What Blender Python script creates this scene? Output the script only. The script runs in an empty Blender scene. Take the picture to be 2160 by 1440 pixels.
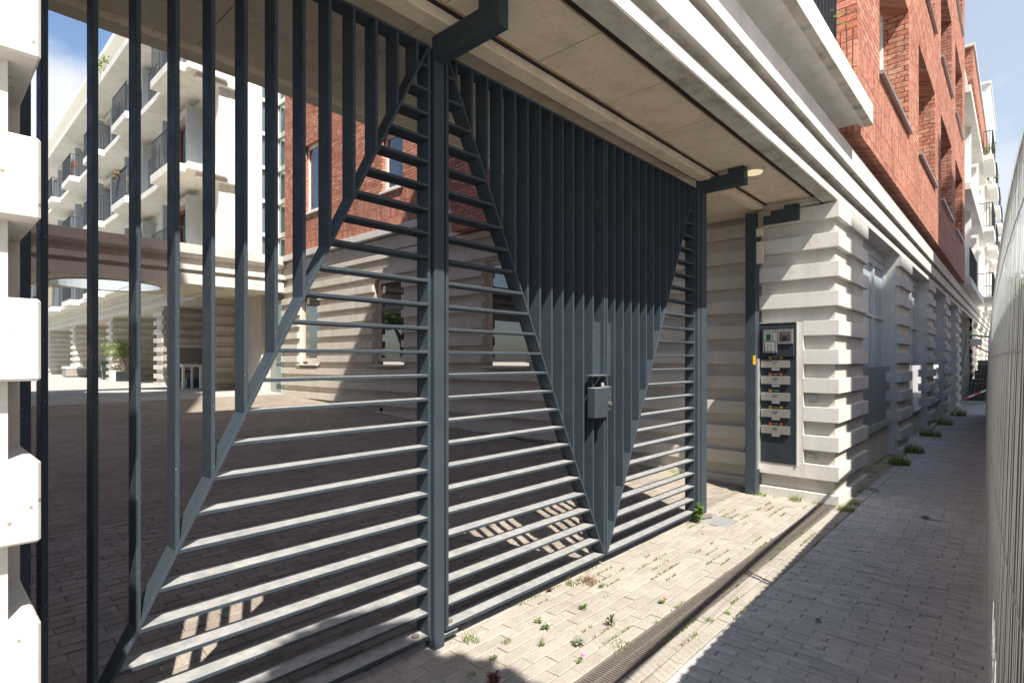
import bpy, bmesh, math, random
from mathutils import Vector, Matrix, Quaternion
random.seed(7)
R = math.radians
SC = bpy.context.scene
COL = SC.collection

# ------------------------------------------------------------------ camera, world, sun
F_PX, HZ, YAW, EYE = 1166.0, 760.0, math.atan(1070/1166.0), 1.6
cam = bpy.data.cameras.new('camera'); camo = bpy.data.objects.new('camera', cam); COL.objects.link(camo)
cam.sensor_width = 36.0; cam.lens = 36.0*F_PX/2160.0; cam.shift_y = (HZ-720.0)/2160.0
cam.clip_start = 0.02; cam.clip_end = 1500
fwd = Vector((math.cos(YAW), math.sin(YAW), 0))
camo.location = (0, 0, EYE); camo.rotation_euler = fwd.to_track_quat('-Z', 'Y').to_euler()
SC.camera = camo
SUN = Vector((0.42, 1.0, -1.42)).normalized()
EL = math.asin(-SUN.z); AZ = math.atan2(-SUN.x, -SUN.y) % (2*math.pi)
w = bpy.data.worlds.new('World'); SC.world = w; w.use_nodes = True
nt = w.node_tree; nt.nodes.clear()
def N(nt, t, **k):
    n = nt.nodes.new(t)
    for a, b in k.items():
        if a.startswith('i_'): n.inputs[a[2:].replace('_', ' ')].default_value = b
        else: setattr(n, a, b)
    return n
out = N(nt, 'ShaderNodeOutputWorld'); bg = N(nt, 'ShaderNodeBackground'); bg.inputs['Strength'].default_value = 0.105
sky = N(nt, 'ShaderNodeTexSky', sky_type='NISHITA', sun_disc=False, sun_elevation=EL, sun_rotation=AZ)
sky.air_density = 1.0; sky.dust_density = 1.3; sky.ozone_density = 1.4
tc = N(nt, 'ShaderNodeTexCoord'); mp = N(nt, 'ShaderNodeMapping'); mp.inputs['Scale'].default_value = (1, 1, 1.7)
mp.inputs['Location'].default_value = (0.31, 0.12, 0.0)
no = N(nt, 'ShaderNodeTexNoise'); no.inputs['Scale'].default_value = 2.6; no.inputs['Detail'].default_value = 8; no.inputs['Roughness'].default_value = 0.55
cr = N(nt, 'ShaderNodeValToRGB'); cr.color_ramp.elements[0].position = 0.575; cr.color_ramp.elements[1].position = 0.70
mix = N(nt, 'ShaderNodeMixRGB'); mix.inputs['Color2'].default_value = (4.7, 4.85, 5.1, 1)
L = nt.links.new
L(tc.outputs['Generated'], mp.inputs['Vector']); L(mp.outputs['Vector'], no.inputs['Vector']); acc = no.outputs['Fac']
for d, c0, amt in (((0.15, 1.30, 0.40), 0.97, 0.33), ((0.30, 1.2, 0.28), 0.95, 0.12), ((1.334, 0.03, 0.54), 0.9988, 0.10), ((1.34, -0.01, 0.29), 0.996, 0.12), ((1.30, 0.05, 0.75), 0.95, -0.10), ((0.25, 1.22, 0.70), 0.965, -0.22)):
    dv = Vector(d).normalized(); vm = N(nt, 'ShaderNodeVectorMath', operation='DOT_PRODUCT'); vm.inputs[1].default_value = dv
    L(tc.outputs['Generated'], vm.inputs[0]); mr = N(nt, 'ShaderNodeMapRange', interpolation_type='SMOOTHSTEP'); mr.inputs['From Min'].default_value = c0; mr.inputs['From Max'].default_value = 1.0; mr.inputs['To Max'].default_value = amt
    L(vm.outputs['Value'], mr.inputs['Value']); ad = N(nt, 'ShaderNodeMath', operation='ADD'); L(acc, ad.inputs[0]); L(mr.outputs[0], ad.inputs[1]); acc = ad.outputs[0]
L(acc, cr.inputs['Fac'])
L(cr.outputs['Color'], mix.inputs['Fac']); L(sky.outputs['Color'], mix.inputs['Color1']); vm = N(nt, 'ShaderNodeVectorMath', operation='DOT_PRODUCT'); vm.inputs[1].default_value = Vector((1.35, -0.1, 0.45)).normalized(); L(tc.outputs['Generated'], vm.inputs[0])
mr = N(nt, 'ShaderNodeMapRange', interpolation_type='SMOOTHSTEP'); mr.inputs['From Min'].default_value = 0.80; mr.inputs['From Max'].default_value = 1.0; mr.inputs['To Max'].default_value = 0.62; L(vm.outputs['Value'], mr.inputs['Value'])
veil = N(nt, 'ShaderNodeMixRGB'); veil.inputs['Color2'].default_value = (3.5, 3.95, 4.5, 1); L(mr.outputs[0], veil.inputs['Fac']); L(mix.outputs['Color'], veil.inputs['Color1']); L(veil.outputs['Color'], bg.inputs['Color']); L(bg.outputs['Background'], out.inputs['Surface'])
sl = bpy.data.lights.new('sun', 'SUN'); sl.energy = 5.0; sl.angle = R(0.5); sl.color = (1.0, 0.94, 0.85)
so = bpy.data.objects.new('sun', sl); COL.objects.link(so); so.rotation_euler = SUN.to_track_quat('-Z', 'Y').to_euler(); so.location = (-5, -12, 20)
SC.view_settings.view_transform = 'Standard'; SC.view_settings.look = 'None'; SC.view_settings.gamma = 1.0
SC.view_settings.use_curve_mapping = False
SC.view_settings.exposure = 1.0

# ------------------------------------------------------------------ materials
def newmat(name):
    m = bpy.data.materials.new(name); m.use_nodes = True; t = m.node_tree; t.nodes.clear()
    o = N(t, 'ShaderNodeOutputMaterial'); b = N(t, 'ShaderNodeBsdfPrincipled'); t.links.new(b.outputs[0], o.inputs[0])
    return m, t, b
def pos(t): return N(t, 'ShaderNodeNewGeometry').outputs['Position']
def noise(t, vec, scale, detail=4, rough=0.55, sc=None):
    if sc:
        mpn = N(t, 'ShaderNodeMapping'); mpn.inputs['Scale'].default_value = sc; t.links.new(vec, mpn.inputs['Vector']); vec = mpn.outputs['Vector']
    n = N(t, 'ShaderNodeTexNoise'); n.inputs['Scale'].default_value = scale; n.inputs['Detail'].default_value = detail; n.inputs['Roughness'].default_value = rough
    t.links.new(vec, n.inputs['Vector']); return n.outputs['Fac']
def ramp(t, fac, stops):
    r = N(t, 'ShaderNodeValToRGB'); e = r.color_ramp.elements
    while len(e) < len(stops): e.new(0.5)
    for i, (p, c) in enumerate(stops):
        e[i].position = p; e[i].color = (c, c, c, 1) if not hasattr(c, '__len__') else (*c, 1)
    t.links.new(fac, r.inputs['Fac']); return r.outputs['Color']
def mixc(t, a, b, fac, mode='MIX'):
    m = N(t, 'ShaderNodeMixRGB', blend_type=mode)
    for s, v in (('Color1', a), ('Color2', b), ('Fac', fac)):
        if isinstance(v, bpy.types.NodeSocket): t.links.new(v, m.inputs[s])
        elif s == 'Fac': m.inputs[s].default_value = v
        else: m.inputs[s].default_value = (*v, 1)
    return m.outputs['Color']
def bump(t, b, h, strength=0.3, dist=0.01):
    n = N(t, 'ShaderNodeBump'); n.inputs['Strength'].default_value = strength; n.inputs['Distance'].default_value = dist
    t.links.new(h, n.inputs['Height']); t.links.new(n.outputs['Normal'], b.inputs['Normal'])
def stone(name, c1, c2, rough=0.8, pits=True, stain=(0.30, 0.27, 0.20), stain_amt=0.35, bs=0.25):
    m, t, b = newmat(name); p = pos(t)
    base = mixc(t, c1, c2, ramp(t, noise(t, p, 3.0, 6), [(0.35, 0.0), (0.65, 1.0)]))
    st = ramp(t, noise(t, p, 2.2, 7, 0.65, (1, 1, 0.45)), [(0.56, 0.0), (0.74, 1.0)])
    mm = N(t, 'ShaderNodeMath', operation='MULTIPLY'); t.links.new(st, mm.inputs[0]); mm.inputs[1].default_value = stain_amt
    base = mixc(t, base, stain, mm.outputs[0])
    sk = ramp(t, noise(t, p, 5.0, 6, 0.65, (1, 1, 0.13)), [(0.50, 0.0), (0.78, 0.45 if stain_amt < 0.5 else 0.8)])
    base = mixc(t, base, tuple(x*1.25 for x in stain), sk)     # rain streaks
    fine = ramp(t, noise(t, p, 60, 3), [(0.3, 0.92), (0.6, 1.0)])
    base = mixc(t, base, fine, 1.0, 'MULTIPLY')
    h = noise(t, p, 45, 4)
    if pits:
        v = N(t, 'ShaderNodeTexVoronoi'); v.inputs['Scale'].default_value = 34; t.links.new(p, v.inputs['Vector'])
        pt = ramp(t, v.outputs['Distance'], [(0.10, 0.0), (0.16, 1.0)])
        keep = ramp(t, noise(t, p, 9, 2), [(0.44, 1.0), (0.50, 0.0)])
        pt = mixc(t, pt, (1, 1, 1), keep)
        base = mixc(t, base, mixc(t, (0.45, 0.40, 0.34), (1, 1, 1), pt), 1.0, 'MULTIPLY')
        h = mixc(t, h, pt, 0.5)
    t.links.new(base, b.inputs['Base Color']); b.inputs['Roughness'].default_value = rough
    bump(t, b, h, bs, 0.004); return m
def soffitm(name, c1, c2, **k):
    m = stone(name, c1, c2, **k); t = m.node_tree; b = [n for n in t.nodes if n.type == 'BSDF_PRINCIPLED'][0]; p = pos(t)
    src = b.inputs['Base Color'].links[0].from_socket
    sp = ramp(t, noise(t, p, 150, 3, 0.6), [(0.63, 0.0), (0.69, 0.7)])
    t.links.new(mixc(t, src, (0.20, 0.12, 0.06), sp), b.inputs['Base Color']); return m
def flat(name, c, rough=0.5, metal=0.0, var=0.12, scale=8.0, spec=0.5, bs=0.0):
    m, t, b = newmat(name); p = pos(t)
    d = tuple(x*(1-var) for x in c); l = tuple(min(1, x*(1+var)) for x in c)
    t.links.new(mixc(t, d, l, noise(t, p, scale, 5)), b.inputs['Base Color'])
    b.inputs['Roughness'].default_value = rough; b.inputs['Metallic'].default_value = metal; b.inputs['Specular IOR Level'].default_value = spec
    if bs: bump(t, b, noise(t, p, 60, 4), bs, 0.004)
    return m
def steel(name, c):
    m, t, b = newmat(name); p = pos(t)
    base = mixc(t, tuple(x*0.8 for x in c), tuple(x*1.2 for x in c), noise(t, p, 5, 6))
    g = N(t, 'ShaderNodeNewGeometry'); sp = N(t, 'ShaderNodeSeparateXYZ'); t.links.new(g.outputs['Normal'], sp.inputs[0])
    up = ramp(t, sp.outputs['Z'], [(0.6, 0.0), (0.95, 1.0)])
    dn = mixc(t, (0.2, 0.2, 0.2), (1, 1, 1), noise(t, p, 18, 5))
    dust = mixc(t, (0, 0, 0), dn, up)
    base = mixc(t, base, (0.46, 0.45, 0.43), dust)          # dust lying on the flats
    spk = ramp(t, noise(t, p, 140, 2), [(0.70, 0.0), (0.76, 1.0)])
    base = mixc(t, base, (0.35, 0.36, 0.37), spk)
    rust = ramp(t, noise(t, p, 11, 6, 0.7), [(0.66, 0.0), (0.74, 1.0)])
    rr = N(t, 'ShaderNodeMath', operation='MULTIPLY'); t.links.new(rust, rr.inputs[0]); rr.inputs[1].default_value = 0.35
    base = mixc(t, base, (0.12, 0.075, 0.05), rr.outputs[0])
    t.links.new(base, b.inputs['Base Color']); b.inputs['Roughness'].default_value = 0.42
    t.links.new(ramp(t, noise(t, p, 14, 5), [(0.2, 0.42), (0.8, 0.70)]), b.inputs['Roughness']); b.inputs['Specular IOR Level'].default_value = 0.22
    bump(t, b, noise(t, p, 70, 4), 0.10, 0.003); return m
def brickmat(name, vertical=False, c1=(0.43, 0.145, 0.08), c2=(0.62, 0.31, 0.20), mortar=(0.10, 0.03, 0.02), bw=0.235, bh=0.062, ms=0.010, rough=0.75, bs=0.9, flatxy=False, var3=(0.13, 0.055, 0.055), swap=False):
    m, t, b = newmat(name); p = pos(t); s = N(t, 'ShaderNodeSeparateXYZ'); t.links.new(p, s.inputs[0])
    cb = N(t, 'ShaderNodeCombineXYZ')
    if flatxy:
        u, v = (s.outputs['Y'], s.outputs['X']) if swap else (s.outputs['X'], s.outputs['Y'])
    else:
        ad = N(t, 'ShaderNodeMath', operation='ADD'); t.links.new(s.outputs['X'], ad.inputs[0]); t.links.new(s.outputs['Y'], ad.inputs[1])
        u, v = ad.outputs[0], s.outputs['Z']
        if vertical: u, v = v, u
    t.links.new(u, cb.inputs[0]); t.links.new(v, cb.inputs[1])
    wob = N(t, 'ShaderNodeTexNoise'); wob.inputs['Scale'].default_value = 9; t.links.new(cb.outputs[0], wob.inputs['Vector'])
    vm = N(t, 'ShaderNodeVectorMath', operation='MULTIPLY_ADD'); t.links.new(wob.outputs['Color'], vm.inputs[0]); vm.inputs[1].default_value = (0.012, 0.012, 0); t.links.new(cb.outputs[0], vm.inputs[2])
    bt = N(t, 'ShaderNodeTexBrick'); t.links.new(vm.outputs[0], bt.inputs['Vector'])
    bt.inputs['Color1'].default_value = (*c1, 1); bt.inputs['Color2'].default_value = (*c2, 1); bt.inputs['Mortar'].default_value = (*mortar, 1)
    bt.inputs['Scale'].default_value = 1; bt.inputs['Brick Width'].default_value = bw; bt.inputs['Row Height'].default_value = bh
    bt.inputs['Mortar Size'].default_value = ms*0.6; bt.inputs['Mortar Smooth'].default_value = 0.3; bt.inputs['Bias'].default_value = -0.1
    if vertical: bt.offset = 0.0
    n2 = noise(t, p, 26, 6, 0.7)
    n3 = noise(t, cb.outputs[0], 7, 5, 0.7, (1, 2.6, 1) if not vertical else (2.6, 1, 1))
    col = mixc(t, bt.outputs['Color'], var3, ramp(t, n3, [(0.48, 0.0), (0.66, 0.85)]))
    col = mixc(t, col, tuple(min(1, x*1.5) for x in c2), ramp(t, n2, [(0.55, 0.0), (0.75, 0.6)]))
    col = mixc(t, col, ramp(t, noise(t, p, 1.3, 4), [(0.3, 0.82), (0.7, 1.12)]), 1.0, 'MULTIPLY')
    t.links.new(col, b.inputs['Base Color']); b.inputs['Roughness'].default_value = rough
    inv = N(t, 'ShaderNodeMath', operation='SUBTRACT'); inv.inputs[0].default_value = 1.0; t.links.new(bt.outputs['Fac'], inv.inputs[1])
    hh = N(t, 'ShaderNodeMath', operation='MULTIPLY_ADD'); t.links.new(n2, hh.inputs[0]); hh.inputs[1].default_value = 0.55; t.links.new(inv.outputs[0], hh.inputs[2])
    bump(t, b, hh.outputs[0], bs, 0.018); return m
def island(name, ca, cb_, rough=0.85, dirt=(0.16, 0.13, 0.10)):
    m, t, b = newmat(name); p = pos(t); g = N(t, 'ShaderNodeNewGeometry')
    c = mixc(t, ca, cb_, g.outputs['Random Per Island'])
    c = mixc(t, c, dirt, ramp(t, noise(t, p, 7, 7, 0.7), [(0.48, 0.0), (0.80, 0.8)]))
    c = mixc(t, c, dirt, ramp(t, noise(t, p, 1.1, 5, 0.7), [(0.48, 0.0), (0.72, 0.55)]))
    c = mixc(t, c, ramp(t, noise(t, p, 90, 3), [(0.3, 0.80), (0.7, 1.10)]), 1.0, 'MULTIPLY')
    t.links.new(c, b.inputs['Base Color']); b.inputs['Roughness'].default_value = rough
    bump(t, b, noise(t, p, 60, 6, 0.7), 0.5, 0.006); return m
def glassm(name, tint=(0.02, 0.03, 0.035), rough=0.02):
    m, t, b = newmat(name); b.inputs['Base Color'].default_value = (*tint, 1); b.inputs['Roughness'].default_value = rough
    b.inputs['Specular IOR Level'].default_value = 1.0; b.inputs['IOR'].default_value = 1.7; b.inputs['Coat Weight'].default_value = 0.6; b.inputs['Coat Roughness'].default_value = 0.01
    p = pos(t); bump(t, b, noise(t, p, 1.2, 2), 0.03, 0.02); return m
def leafm(name, c, c2):
    m, t, b = newmat(name); g = N(t, 'ShaderNodeNewGeometry')
    t.links.new(mixc(t, c, c2, g.outputs['Random Per Island']), b.inputs['Base Color']); b.inputs['Roughness'].default_value = 0.6
    b.inputs['Transmission Weight'].default_value = 0.0
    tr = N(t, 'ShaderNodeBsdfTranslucent'); tr.inputs['Color'].default_value = (*[x*1.6 for x in c2], 1)
    ms = N(t, 'ShaderNodeMixShader'); ms.inputs[0].default_value = 0.35
    o = [n for n in t.nodes if n.type == 'OUTPUT_MATERIAL'][0]
    t.links.new(b.outputs[0], ms.inputs[1]); t.links.new(tr.outputs[0], ms.inputs[2]); t.links.new(ms.outputs[0], o.inputs[0]); return m
M = dict(
    cast=stone('cast_stone', (0.57, 0.525, 0.455), (0.64, 0.595, 0.525), stain_amt=0.25),
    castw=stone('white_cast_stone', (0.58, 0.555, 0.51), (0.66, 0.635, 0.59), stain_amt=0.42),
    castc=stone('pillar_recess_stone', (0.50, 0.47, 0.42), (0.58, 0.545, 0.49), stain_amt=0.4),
    castshade=stone('shade_blue_cast_stone', (0.44, 0.455, 0.465), (0.52, 0.53, 0.54), stain_amt=0.2),  # same cast stone, with the bluish street shade mixed into its colour
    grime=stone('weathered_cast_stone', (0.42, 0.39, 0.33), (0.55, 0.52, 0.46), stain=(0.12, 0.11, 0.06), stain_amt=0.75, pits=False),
    soffit=soffitm('soffit_board', (0.73, 0.635, 0.49), (0.79, 0.69, 0.54), pits=True, stain=(0.28, 0.22, 0.14), stain_amt=0.35),
    stucco=stone('white_stucco', (0.80, 0.79, 0.76), (0.85, 0.84, 0.81), pits=False, stain_amt=0.15, bs=0.15),
    slab=stone('pale_concrete', (0.68, 0.665, 0.61), (0.76, 0.74, 0.68), pits=False, stain_amt=0.25),
    steel=steel('painted_steel', (0.040, 0.054, 0.067)),
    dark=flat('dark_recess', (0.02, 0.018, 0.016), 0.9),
    black=flat('black_metal', (0.022, 0.026, 0.03), 0.4),
    blue=flat('grey_blue_paint', (0.42, 0.47, 0.50), 0.5, var=0.06, bs=0.05),
    greyp=flat('grey_panel', (0.40, 0.44, 0.46), 0.5, var=0.05),
    white=flat('white_paint', (0.78, 0.78, 0.74), 0.4, var=0.05),
    cream=flat('cream_paint', (0.60, 0.56, 0.47), 0.5, var=0.06),
    wood=flat('brown_wood', (0.26, 0.085, 0.035), 0.45, var=0.3, scale=14),
    lwood=flat('pale_wood', (0.42, 0.33, 0.22), 0.6, var=0.2, scale=14),
    glass=glassm('window_glass'),
    gglass=glassm('green_glass', (0.10, 0.16, 0.15), 0.05),
    bpanel=flat('grey_blue_door', (0.36, 0.42, 0.46), 0.35, var=0.05), pglass=glassm('pale_glass', (0.16, 0.21, 0.24), 0.05),
    bglass=glassm('frosted_guard_glass', (0.40, 0.48, 0.51), 0.08),
    brickh=brickmat('red_brick', bh=0.072, bw=0.24), brickb=brickmat('big_red_brick', bh=0.083, bw=0.22, ms=0.012), brickv=brickmat('red_soldier_brick', True, bh=0.058, bw=0.30),
    wbrick=brickmat('white_painted_brick', c1=(0.74, 0.74, 0.70), c2=(0.80, 0.80, 0.77), mortar=(0.58, 0.58, 0.55), var3=(0.70, 0.70, 0.66), bs=0.5),
    alu=flat('brushed_aluminium', (0.42, 0.41, 0.38), 0.38, 0.8, var=0.08, scale=30),
    galv=flat('galvanised_wire', (0.50, 0.52, 0.51), 0.45, 0.55, var=0.25, scale=30),
    sheet=flat('galvanised_sheet', (0.10, 0.11, 0.12), 0.55, 0.3, var=0.3, scale=6, bs=0.2),
    plate=flat('graphite_plate', (0.028, 0.036, 0.045), 0.38, 0.2, var=0.35, scale=7, bs=0.06),
    yellow=flat('yellow_sticker', (0.85, 0.50, 0.02), 0.5, var=0.03), orange=flat('orange_sticker', (0.85, 0.25, 0.03), 0.5, var=0.03),
    green=flat('green_sticker', (0.05, 0.50, 0.16), 0.5, var=0.03), ink=flat('black_ink', (0.02, 0.02, 0.02), 0.6), lcd=flat('green_display', (0.10, 0.22, 0.16), 0.25, var=0.05),
    paper=flat('white_label', (0.7, 0.7, 0.68), 0.6, var=0.05),
    paverL=island('light_paver', (0.33, 0.30, 0.26), (0.395, 0.36, 0.315), dirt=(0.25, 0.22, 0.185)),
    paverShade=island('shade_brown_paver', (0.25, 0.215, 0.18), (0.33, 0.29, 0.245), dirt=(0.17, 0.145, 0.12)),  # brown tone carries part of the deeper shade behind the gate
    paverS=island('street_paver', (0.43, 0.42, 0.42), (0.55, 0.53, 0.52), dirt=(0.32, 0.31, 0.31)),
    rusty=stone('rusted_soffit_edge', (0.52, 0.44, 0.33), (0.36, 0.22, 0.11), pits=False, stain=(0.25, 0.12, 0.05), stain_amt=0.8),
    dpaver=flat('dark_clay_paver', (0.085, 0.075, 0.07), 0.9, var=0.4, scale=5, bs=0.5),
    iron=flat('cast_iron', (0.15, 0.13, 0.112), 0.75, 0.1, var=0.4, scale=30, bs=0.5),
    court=brickmat('court_paver', c1=(0.245, 0.21, 0.17), c2=(0.32, 0.28, 0.23), mortar=(0.15, 0.12, 0.09), bw=0.21, bh=0.072, ms=0.006, flatxy=True, var3=(0.16, 0.12, 0.09), bs=0.5, rough=0.9),
    court2=brickmat('grey_court_tile', c1=(0.36, 0.35, 0.33), c2=(0.42, 0.41, 0.38), mortar=(0.20, 0.20, 0.18), bw=0.6, bh=0.4, ms=0.012, flatxy=True, var3=(0.26, 0.28, 0.22), bs=0.3, rough=0.9),
    street=brickmat('far_street_paver', c1=(0.43, 0.42, 0.42), c2=(0.55, 0.53, 0.52), mortar=(0.17, 0.155, 0.14), bw=0.215, bh=0.057, ms=0.004, flatxy=True, swap=True, var3=(0.23, 0.215, 0.2), bs=0.6, rough=0.9),
    leaf=leafm('green_leaf', (0.05, 0.10, 0.015), (0.11, 0.19, 0.03)), leafd=leafm('dark_leaf', (0.03, 0.06, 0.015), (0.06, 0.10, 0.03)),
    grass=leafm('grass_blade', (0.10, 0.17, 0.03), (0.20, 0.26, 0.06)), silver=leafm('silver_leaf', (0.16, 0.20, 0.12), (0.24, 0.28, 0.18)),
    sedum=leafm('red_sedum', (0.10, 0.03, 0.03), (0.18, 0.06, 0.05)), dry=leafm('dry_stem', (0.22, 0.12, 0.06), (0.30, 0.20, 0.10)),
    pink=flat('pink_petal', (0.65, 0.12, 0.40), 0.6), bark=flat('bark', (0.10, 0.08, 0.06), 0.9, bs=0.5), wicker=flat('wicker', (0.30, 0.27, 0.23), 0.8, var=0.3, scale=40, bs=0.6),
    cloth=flat('cushion_cloth', (0.55, 0.56, 0.56), 0.9), greenp=flat('green_paint', (0.10, 0.20, 0.14), 0.5), red=flat('red_paint', (0.50, 0.04, 0.03), 0.5),
    terra=flat('terracotta', (0.35, 0.13, 0.06), 0.8),
)
def jointmat():
    m, t, b = newmat('joint_moss'); p = pos(t)
    c = mixc(t, (0.26, 0.225, 0.175), (0.38, 0.33, 0.26), noise(t, p, 14, 5))
    c = mixc(t, c, (0.10, 0.17, 0.03), ramp(t, noise(t, p, 4.5, 6, 0.7), [(0.50, 0.0), (0.60, 1.0)]))
    t.links.new(c, b.inputs['Base Color']); b.inputs['Roughness'].default_value = 0.95; bump(t, b, noise(t, p, 120, 4), 0.8, 0.01); return m
M['joint'] = jointmat()
def lampmat():
    m, t, b = newmat('lamp_lens'); b.inputs['Base Color'].default_value = (0.8, 0.72, 0.5, 1)
    b.inputs['Emission Color'].default_value = (1.0, 0.85, 0.5, 1); b.inputs['Emission Strength'].default_value = 0.32; return m
M['lamp'] = lampmat()

# ------------------------------------------------------------------ mesh helpers
class MB:
    def __init__(s): s.v = []; s.f = []
    def add(s, vs, fs):
        n = len(s.v); s.v += [tuple(q) for q in vs]; s.f += [tuple(i+n for i in f) for f in fs]; return s
    def box(s, x0, x1, y0, y1, z0, z1):
        if x1 < x0: x0, x1 = x1, x0
        if y1 < y0: y0, y1 = y1, y0
        if z1 < z0: z0, z1 = z1, z0
        return s.add([(x0,y0,z0),(x1,y0,z0),(x1,y1,z0),(x0,y1,z0),(x0,y0,z1),(x1,y0,z1),(x1,y1,z1),(x0,y1,z1)],
                     [(0,3,2,1),(4,5,6,7),(0,1,5,4),(1,2,6,5),(2,3,7,6),(3,0,4,7)])
    def prism(s, pts, axis, a, b):
        # pts: 2D polygon in the two other axes (x: (y,z), y: (x,z), z: (x,y))
        n = len(pts)
        def P(p, q): return {'x': (q, p[0], p[1]), 'y': (p[0], q, p[1]), 'z': (p[0], p[1], q)}[axis]
        vs = [P(p, a) for p in pts]+[P(p, b) for p in pts]
        fs = [tuple(range(n))[::-1], tuple(range(n, 2*n))]+[(i, (i+1) % n, n+(i+1) % n, n+i) for i in range(n)]
        return s.add(vs, fs)
    def tube(s, p, q, r, n=6, r2=None):
        p = Vector(p); q = Vector(q); d = (q-p)
        if d.length < 1e-6: return s
        d.normalize(); a = d.orthogonal().normalized(); b = d.cross(a); r2 = r if r2 is None else r2; vs = []
        for c, rr in ((p, r), (q, r2)):
            for i in range(n):
                t = 2*math.pi*i/n; vs.append(c+(a*math.cos(t)+b*math.sin(t))*rr)
        return s.add(vs, [(i, (i+1) % n, n+(i+1) % n, n+i) for i in range(n)]+[tuple(range(n))[::-1], tuple(range(n, 2*n))])
    def bar(s, p, q, w, side, t):
        # flat bar from p to q: width w along 'side' (centred forward), thickness t
        p = Vector(p); q = Vector(q); sd = Vector(side).normalized(); d = (q-p).normalized(); k = d.cross(sd).normalized()
        vs = []
        for c in (p, q):
            for a, b_ in ((0, -.5), (1, -.5), (1, .5), (0, .5)): vs.append(c+sd*w*a+k*t*b_)
        return s.add(vs, [(3,2,1,0),(4,5,6,7),(0,1,5,4),(1,2,6,5),(2,3,7,6),(3,0,4,7)])
    def quad(s, *p): return s.add(p, [tuple(range(len(p)))])
    def build(s, name, mat, parent=None, bevel=0.0, smooth=False, seg=2):
        me = bpy.data.meshes.new(name); off = wloc(parent)
        me.from_pydata([(x-off[0], y-off[1], z-off[2]) for x, y, z in s.v], [], s.f); me.update()
        bm = bmesh.new(); bm.from_mesh(me); bmesh.ops.recalc_face_normals(bm, faces=bm.faces[:]); bm.to_mesh(me); bm.free()
        me.materials.append(M[mat] if isinstance(mat, str) else mat)
        if smooth:
            for p in me.polygons: p.use_smooth = True
        o = bpy.data.objects.new(name, me); COL.objects.link(o)
        if parent: o.parent = parent
        if bevel:
            bv = o.modifiers.new('bevel', 'BEVEL'); bv.width = bevel; bv.segments = seg; bv.limit_method = 'ANGLE'; bv.angle_limit = R(40)
        return o
def wloc(o):
    x = y = z = 0.0
    while o is not None: x += o.location.x; y += o.location.y; z += o.location.z; o = o.parent
    return (x, y, z)
def tag(o, label=None, cat=None, group=None, kind=None):
    if label: o['label'] = label
    if cat: o['category'] = cat
    if group: o['group'] = group
    if kind: o['kind'] = kind
    return o
def thing(name, label, cat, loc, group=None):
    o = bpy.data.objects.new(name, None); COL.objects.link(o); o.location = loc; o.empty_display_size = 0.2
    return tag(o, label, cat, group)
def struct(mb, name, mat, **k): return tag(mb.build(name, mat, **k), kind='structure')
def dup(o, loc, label, parent=None):
    c = o.copy(); COL.objects.link(c)
    if parent is None: c.location = loc; c['label'] = label
    else: c.parent = parent
    for ch in list(o.children): dup(ch, None, None, c)
    return c
def text(s, size, loc, rot, mat, parent, depth=0.0006, name='number'):
    cu = bpy.data.curves.new(name, 'FONT'); cu.body = s; cu.size = size; cu.align_x = 'CENTER'; cu.align_y = 'CENTER'; cu.extrude = depth
    o = bpy.data.objects.new(name, cu); COL.objects.link(o)
    bpy.context.view_layer.update(); dg = bpy.context.evaluated_depsgraph_get()
    me = bpy.data.meshes.new_from_object(o.evaluated_get(dg)); bpy.data.objects.remove(o)
    me.materials.clear(); me.materials.append(M[mat]); q = bpy.data.objects.new(name, me); COL.objects.link(q)
    off = wloc(parent); q.parent = parent; q.location = (loc[0]-off[0], loc[1]-off[1], loc[2]-off[2]); q.rotation_euler = rot
    return q
def gz(y):   # ground height: the court rises gently behind the gate
    if y < 2.9: return 0.0
    return min(0.68, 0.0485*(y-2.4)-0.024*math.exp(-(y-2.9)*2))
# course heights of the rusticated stone: block k from B(k) to B(k)+BH
def B(k): return 0.2545+0.326*k
BH = 0.166

# ================================================================== GROUND
def sheet(x0, x1, y0, y1, dz, name, mat, ny=1):
    mb = MB(); ys = [y0+(y1-y0)*i/ny for i in range(ny+1)]
    for i in range(ny):
        mb.quad((x0, ys[i], gz(ys[i])+dz), (x1, ys[i], gz(ys[i])+dz), (x1, ys[i+1], gz(ys[i+1])+dz), (x0, ys[i+1], gz(ys[i+1])+dz))
    return struct(mb, name, mat)
sheet(-400, 400, -400, 2.3, -0.030, 'ground', 'street')
sheet(-400, 400, 2.3, 900, -0.030, 'ground_behind', 'court', ny=120)
sheet(-8, 7.5, 5.88, 15.4, 0.0, 'courtyard_paving', 'court', ny=40)
sheet(-30, 12, 15.4, 90, 0.004, 'courtyard_terrace', 'court2', ny=60)
sheet(12.0, 90, -9, 1.7, 0.0, 'street_paving_far', 'street')
sheet(-6, 13.0, -1.0, 5.9, -0.009, 'paving_joints', 'joint', ny=20)
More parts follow.
